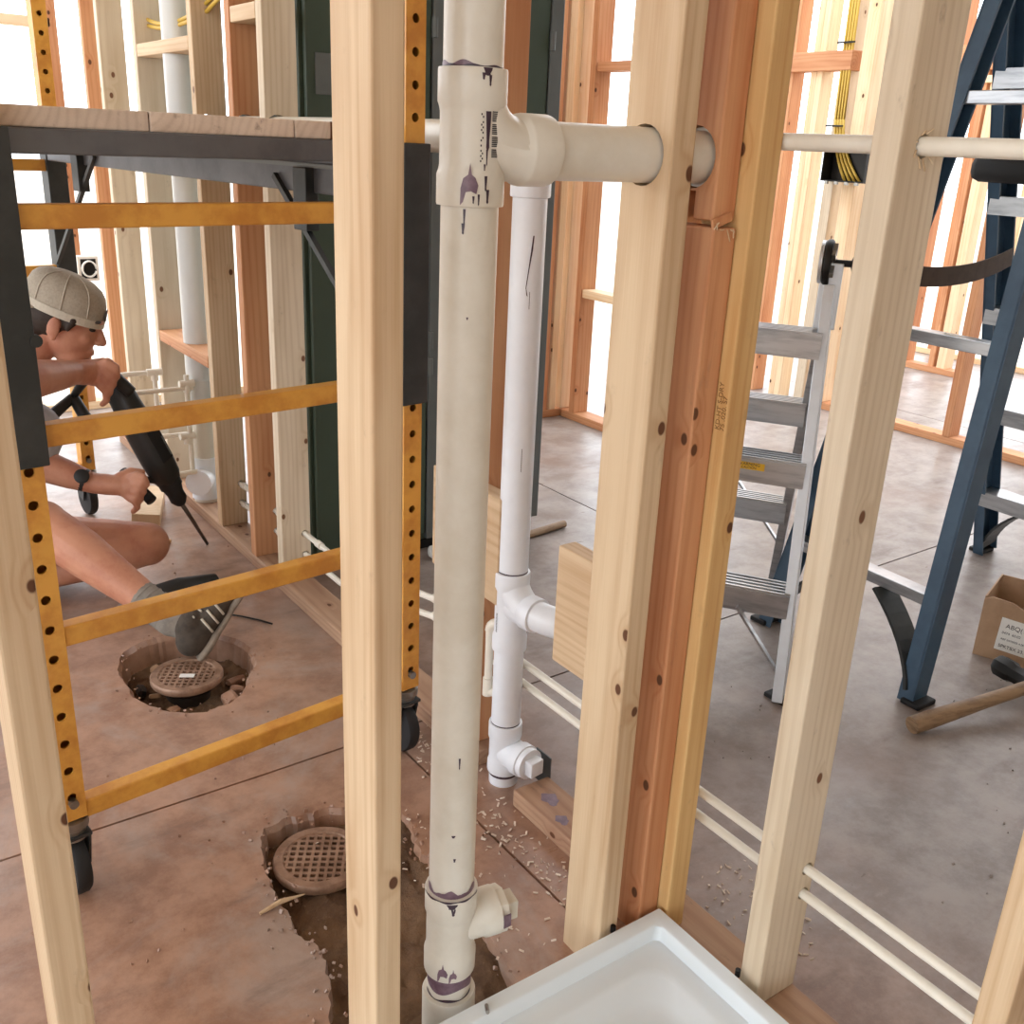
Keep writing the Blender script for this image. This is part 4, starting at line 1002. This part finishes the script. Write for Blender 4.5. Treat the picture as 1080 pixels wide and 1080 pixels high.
gripL = V((.735, 2.915, .262)); gaxL = V((-.25, .55, .35)).normalized()
palmL = V((.690, 2.885, .290))
cr, cu, cf = V((.818, -.573, .043)), V((.167, .308, .937)), V((.55, .76, -.35))
parts += [('c', [wrR, wrR.lerp(palmR, .5), palmR, palmR+cr*.03+cu*.004], [.034, .036, .036, .026]), ('e', palmR+cr*.012-cu*.006, (.046, .026, .034), Matrix((cr, cf, cu)).transposed())]
for i in range(4):                     # four fingers folded over the grip, knuckles towards the chuck
    K = palmR+cr*(.054-.008*i)+cu*(.026-.022*i)+cf*(-.018+.003*i)
    m1 = K+cr*(.020-.003*i)-cu*.014+cf*.008; m2 = m1-cu*.024+cf*.016-cr*.004; m3 = m2-cr*.016-cu*.010+cf*.010
    parts.append(('c', [palmR+cr*.012+cu*(.014-.012*i), K, m1, m2, m3], [.0135, .0125, .0108, .0098, .0085]))
parts.append(('c', [palmR-cr*.005+cu*.022+cf*.012, palmR+cr*.022+cu*.034+cf*.030, palmR+cr*.048+cu*.022+cf*.044], [.016, .0125, .0100]))
palmL = V((.672, 2.868, .292))
parts += [('c', [wrL, wrL.lerp(palmL, .5), palmL], [.030, .031, .029]), ('e', palmL+cr*.018, (.040, .024, .034), Matrix((cr, cf, cu)).transposed())]
for i in range(4):                     # fingers closed round the side handle, seen from outside
    K = palmL+cr*(.052-.007*i)+cu*(.030-.022*i)-cf*(.014-.003*i)
    m1 = K+cr*(.022-.003*i)-cu*.006-cf*.004; m2 = m1+cr*.004-cu*.020+cf*.016; m3 = m2-cr*.018-cu*.012+cf*.012
    parts.append(('c', [palmL+cr*.012+cu*(.016-.012*i), K, m1, m2, m3], [.0135, .0122, .0108, .0096, .0085]))
parts.append(('c', [palmL-cr*.002+cu*.024, palmL+cr*.026+cu*.042+cf*.010, palmL+cr*.056+cu*.040+cf*.020], [.016, .0125, .0100]))
parts += [('c', [aL, V((.31, 2.80, .045)), V((.24, 2.75, .04))], [.036, .036, .028])]
body = blob('body', parts, 'skin', voxel=.004, smooth_it=3)
for s in (-1, 1):
    e = obj('eye', bmesh.new(), None, pe) if 0 else None
def ball(name, c, s, R, mat, parent=pe):
    bm = bmesh.new(); bmesh.ops.create_uvsphere(bm, u_segments=20, v_segments=12, radius=1, matrix=Matrix.Translation(V(c)-PO) @ R.to_4x4() @ Matrix.Diagonal((s[0], s[1], s[2], 1)))
    return obj(name, bm, mat, parent, True)
for s in (-1, 1):
    ball('eye', hp(.0815, s*.032, .016), (.009, .013, .0055), HR, 'hair'); ball('eyebrow', hp(.090, s*.034, .043), (.010, .022, .005), HR, 'hair')
ball('lips', hp(.092, 0, -.058), (.006, .019, .005), HR, 'skin')
# hair below the cap
blob('hair', [('e', hp(-.026, 0, .030), (.092, .080, .076), HR), ('e', hp(-.065, 0, -.020), (.042, .060, .045), HR), ('c', [hp(.030, -.072, .035), hp(.022, -.074, .010)], [.016, .009]), ('c', [hp(.030, .072, .035), hp(.022, .074, .010)], [.016, .009]), ('e', hp(.070, 0, .068), (.025, .05, .02), HR)], 'hair', voxel=.005, smooth_it=2)
# cap worn backwards: crown, front band with opening, brim behind
def cap():
    bm = bmesh.new(); n, mrows = 36, 12; rows = []
    for j in range(mrows+1):
        ph = math.pi/2*j/mrows; row = []
        for i in range(n):
            th = 2*math.pi*i/n
            row.append(bm.verts.new(hp(-.004+.110*math.cos(th)*math.cos(ph)**.75, .087*math.sin(th)*math.cos(ph)**.75, .052-.010*math.cos(th)*math.cos(ph)+.090*math.sin(ph))-PO))
        rows.append(row)
    for a, b in zip(rows, rows[1:]):
        for i in range(n):
            if a is rows[-2]: bm.faces.new((a[i], a[(i+1) % n], rows[-1][0])) if i else None
            bm.faces.new((a[i], a[(i+1) % n], b[(i+1) % n], b[i])) if a is not rows[-2] else None
    return bm
def cap2():
    bm = bmesh.new(); n = 40; prof = [(1.0, -.012), (1.012, .0), (1.01, .022), (.985, .045), (.92, .066), (.80, .082), (.60, .094), (.35, .100), (.12, .102), (.001, .1025)]
    rings = []
    for s, u in prof:
        rings.append([bm.verts.new(hp(-.004+.108*s*math.cos(2*math.pi*i/n), .086*s*math.sin(2*math.pi*i/n), .048+u-.012*math.cos(2*math.pi*i/n)*s)-PO) for i in range(n)])
    for a, b in zip(rings, rings[1:]):
        for i in range(n): bm.faces.new((a[i], a[(i+1) % n], b[(i+1) % n], b[i]))
    bm.faces.new(rings[-1]); return bm
cp = obj('cap', cap2(), 'cap', pe, True); sd_ = cp.modifiers.new('t', 'SOLIDIFY'); sd_.thickness = .003; applied(cp)
for p in cp.data.polygons: p.use_smooth = True
def onhead(th, s, u, push=.0015):
    return hp(-.004+(.108*s+push)*math.cos(th), (.086*s+push)*math.sin(th), .048+u-.012*math.cos(th)*s)-PO
bm = bmesh.new()
for k in range(40):
    t0, t1 = 2*math.pi*k/40, 2*math.pi*(k+1)/40
    f = [bm.verts.new(onhead(t, 1.005, u, .003)) for t, u in ((t0, -.014), (t1, -.014), (t1, .008), (t0, .008))]
    bm.faces.new(f)
bd = obj('cap_band', bm, 'capwhite', cp, True)
bm = bmesh.new(); c0 = bm.verts.new(onhead(0, 1.0, .026, .004)); rg = []
for k in range(16):
    t = 2*math.pi*k/16; rg.append(bm.verts.new(onhead(.30*math.cos(t), 1.005-.02*max(0, math.sin(t)), .026+.020*math.sin(t), .004)))
for k in range(16): bm.faces.new((c0, rg[k], rg[(k+1) % 16]))
obj('cap_opening', bm, 'hair', cp, True)
for a in (-.95, .0, .95):
    obj('seam', T([onhead(math.pi/2*(-1)+a*.7, s, u, .002) for s, u in ((1.01, .01), (.985, .045), (.92, .066), (.80, .082), (.60, .094), (.35, .100))], .0018, 6), 'capwhite', cp, True)
br_ = bmesh.new()
pts = [onhead(math.pi+t, 1.0, -.008, 0) for t in [(-1.0+2.0*k/14) for k in range(15)]]
out_ = [p+(-hf*.045*math.cos(t)-hu*.012) for p, t in zip(pts, [(-1.0+2.0*k/14) for k in range(15)])]
va = [br_.verts.new(p) for p in pts]; vb = [br_.verts.new(p) for p in out_]
for k in range(14): br_.faces.new((va[k], va[k+1], vb[k+1], vb[k]))
b2 = obj('brim', br_, 'cap', cp, True); q = b2.modifiers.new('t', 'SOLIDIFY'); q.thickness = .003; applied(b2)
# clothes
blob('shirt', [('c', [(.19, 3.07, .13), (.25, 3.07, .27), chest], [.138, .134, .138]), ('c', [shR, (.395, 3.06, .56), shL], [.074, .092, .074]), ('c', [(.37, 3.04, .28), (.465, 3.0, .44)], [.115, .098]),
               ('c', [shR, shR.lerp(elR, .62)], [.070, .062]), ('c', [shL, shL.lerp(elL, .62)], [.070, .062])], 'shirt', voxel=.006, smooth_it=6)
blob('shorts', [('c', [(.17, 3.0, .115), (.19, 3.14, .115)], [.118, .118]), ('c', [hipR, hipR.lerp(kR, .66)], [.112, .090]), ('c', [hipL, hipL.lerp(kL, .55)], [.112, .094])], 'shorts', voxel=.006, smooth_it=5)
# sock, shoe on the stretched foot
toe = V((.800, 2.335, .135)); heel = V((.690, 2.300, .022))
sk = blob('sock', [('c', [kR.lerp(aR, .78), aR.lerp(heel, .1)], [.044, .043]), ('c', [aR, V((.70, 2.33, .06))], [.043, .042])], 'sock', voxel=.005, smooth_it=3)
for k in range(5):
    c = kR.lerp(aR, .80+.045*k)-PO; ax = (aR-kR).normalized()
    obj('sock_rib', lathe(bmesh.new(), [(.0425, -.003), (.0455, 0), (.0425, .003)], c, ax, 24), 'sock', sk, True)
fdir = V((.46, .06, .58)).normalized(); fs = V((-.3, -.95, 0)); fs = (fs-fdir*fs.dot(fdir)).normalized(); fu = fdir.cross(fs)
if fu.dot(V((-1, 0, 1))) < 0: fu = -fu
FRm = Matrix((fdir, fs, fu)).transposed()
FC = V((.722, 2.318, .085))
sh = blob('shoe', [('e', FC+fdir*-.045+fu*.004, (.060, .040, .046), FRm), ('e', FC+fdir*.03+fu*-.004, (.085, .043, .036), FRm), ('e', FC+fdir*.085+fu*-.010, (.050, .041, .026), FRm), ('e', FC+fdir*-.03+fu*.030, (.045, .036, .035), FRm)], 'shoe', voxel=.005, smooth_it=3)
so = blob('sole', [('e', FC+fdir*-.045+fu*-.036, (.066, .044, .014), FRm), ('e', FC+fdir*.02+fu*-.036, (.09, .043, .012), FRm), ('e', FC+fdir*.085+fu*-.034, (.058, .047, .013), FRm)], 'sole', sh, voxel=.004, smooth_it=2)
for k in range(4):
    c = FC+fdir*(-.005+.022*k)+fu*(.050-.008*k)
    obj('lace', T([c-fs*.030-fu*.012-PO, c-PO, c+fs*.030-fu*.012-PO], .003, 6), 'capwhite', sh, True)
for k in range(3):
    c = FC+fdir*(-.015+.026*k)-PO
    obj('stripe', T([c+fs*.040-fu*.020, c+fs*.0435+fdir*.008, c+fs*.036+fdir*.016+fu*.022], .0035, 6), 'capwhite', sh, True)
s2 = blob('shoe', [('e', (.27, 2.775, .045), (.085, .050, .040), Euler((0, 0, .7)).to_matrix()), ('e', (.20, 2.72, .036), (.060, .045, .030), Euler((0, 0, .7)).to_matrix())], 'shoe', voxel=.006, smooth_it=2)
# watch on the lower wrist
wc_ = elL.lerp(wrL, .86); wx = (wrL-elL).normalized()
wt = obj('watch_strap', lathe(bmesh.new(), [(.031, -.013), (.034, -.012), (.034, .012), (.031, .013)], wc_-PO, wx, 24), 'strapw', pe, 40)
wn = V((.2, -.9, .3)); wn = (wn-wx*wn.dot(wx)).normalized()
obj('watch_face', lathe(bmesh.new(), [(.0, -.004), (.020, -.004), (.021, .004), (.017, .007), (.0, .007)], wc_-PO+wn*.034, wn, 24), 'strapw', wt, 40)

# ------------------------------------------------------------------ hammer drill
dl = thing('hammer_drill', 'black hammer drill with long bit held by the worker', 'drill', D1)
def dq(p): return V(p)-D1
side = V((.55, -.80, .25)); side = (side-dax*side.dot(dax)).normalized(); top = dax.cross(side)
DR = Matrix((side, top, dax)).transposed()
Ld = (D1-D0).length
bm = bmesh.new()
def sect(t, a, b, sh_=0): 
    c = D0+dax*(Ld*t)+side*sh_
    return [bm.verts.new(c-D1+side*(a*(abs(math.cos(u))**.6)*(1 if math.cos(u) > 0 else -1))+top*(b*(abs(math.sin(u))**.6)*(1 if math.sin(u) > 0 else -1))) for u in [2*math.pi*(k+.5)/20 for k in range(20)]]
rings = [sect(.06, .026, .024), sect(.10, .036, .032), sect(.30, .040, .037), sect(.50, .043, .041), sect(.70, .043, .041), sect(.84, .040, .038), sect(.90, .032, .032)]
for a, b in zip(rings, rings[1:]):
    for k in range(20): bm.faces.new((a[k], a[(k+1) % 20], b[(k+1) % 20], b[k]))
bm.faces.new(rings[0][::-1]); bm.faces.new(rings[-1])
obj('housing', bm, 'drill', dl, 40)
obj('side_panel', B(dq(D0+dax*(Ld*.55)+side*.041), (.004, .050, Ld*.34), DR, .0015), 'rubber', dl)
obj('label_strip', B(dq(D0+dax*(Ld*.62)+side*.043-top*.02), (.003, .006, Ld*.16), DR), 'greytrim', dl)
obj('chuck', lathe(bmesh.new(), [(.030, -.05), (.030, -.015), (.026, .0), (.026, .025), (.017, .040), (.012, .045)], (0, 0, 0), dax, 24), 'rubber', dl, 40)
obj('bit', T([dq(D1+dax*.03), dq(D1.lerp(TIP, .55)), dq(TIP)], [.0075, .0065, .005], 10), 'steel', dl, True)
obj('rear_grip', T(arc(dq(gripR-gaxR*.015), dq(gripR+gaxR*.02), dq(gripR+gaxR*.08), 8), [.015, .018, .019, .019, .019, .019, .019, .018, .018], 14), 'drill', dl, True)
obj('grip_bridge', T([dq(gripR-gaxR*.0), dq(D0+dax*.0-top*.0+V((-.07, .03, -.01))), dq(D0+V((-.10, .05, -.06)))], [.015, .016, .010], 12), 'drill', dl, True)
obj('trigger_arm', T([dq(D0+V((-.10, .05, -.06))), dq(D0+V((-.16, .06, -.11))), dq(D0+V((-.205, .07, -.115)))], [.014, .018, .006], 12), 'drill', dl, True)
obj('grip_foot', T([dq(D0+V((-.10, .05, -.06))), dq(D0+V((-.075, .045, -.12))), dq(D0+V((-.05, .03, -.16)))], [.016, .018, .014], 12), 'drill', dl, True)
obj('side_handle', T([dq(gripL-gaxL*.06), dq(gripL+gaxL*.075)], [.017, .015], 14), 'rubber', dl, True)
obj('handle_collar', lathe(bmesh.new(), [(.030, -.012), (.035, -.012), (.035, .012), (.030, .012)], dq(D1-dax*.035), dax, 24), 'rubber', dl, 40)
obj('handle_neck', T([dq(D1-dax*.035), dq(gripL+gaxL*.05)], .010, 10), 'rubber', dl, True)
# second tool on the floor by the foot
tl = thing('grinder', 'black power tool lying on the floor behind the shoe', 'tool', (.70, 2.62, 0))
obj('housing', T([(-.03, .0, .035), (.05, .01, .038), (.16, .03, .030)], [.034, .036, .026], 14), 'drill', tl, True)
obj('guard', lathe(bmesh.new(), [(.0, 0), (.045, .002), (.05, .012), (.045, .018), (0, .018)], (-.075, -.01, .028), (-.3, 0, 1), 24), 'zinc', tl, 40)
o = obj('wire_scrap', T([(.80, 2.52, .003), (.86, 2.45, .005), (.90, 2.40, .003), (.915, 2.36, .006)], .0025, 6), 'iron', None, True); tag(o, 'thin dark wire scrap on the floor right of the shoe', 'wire')
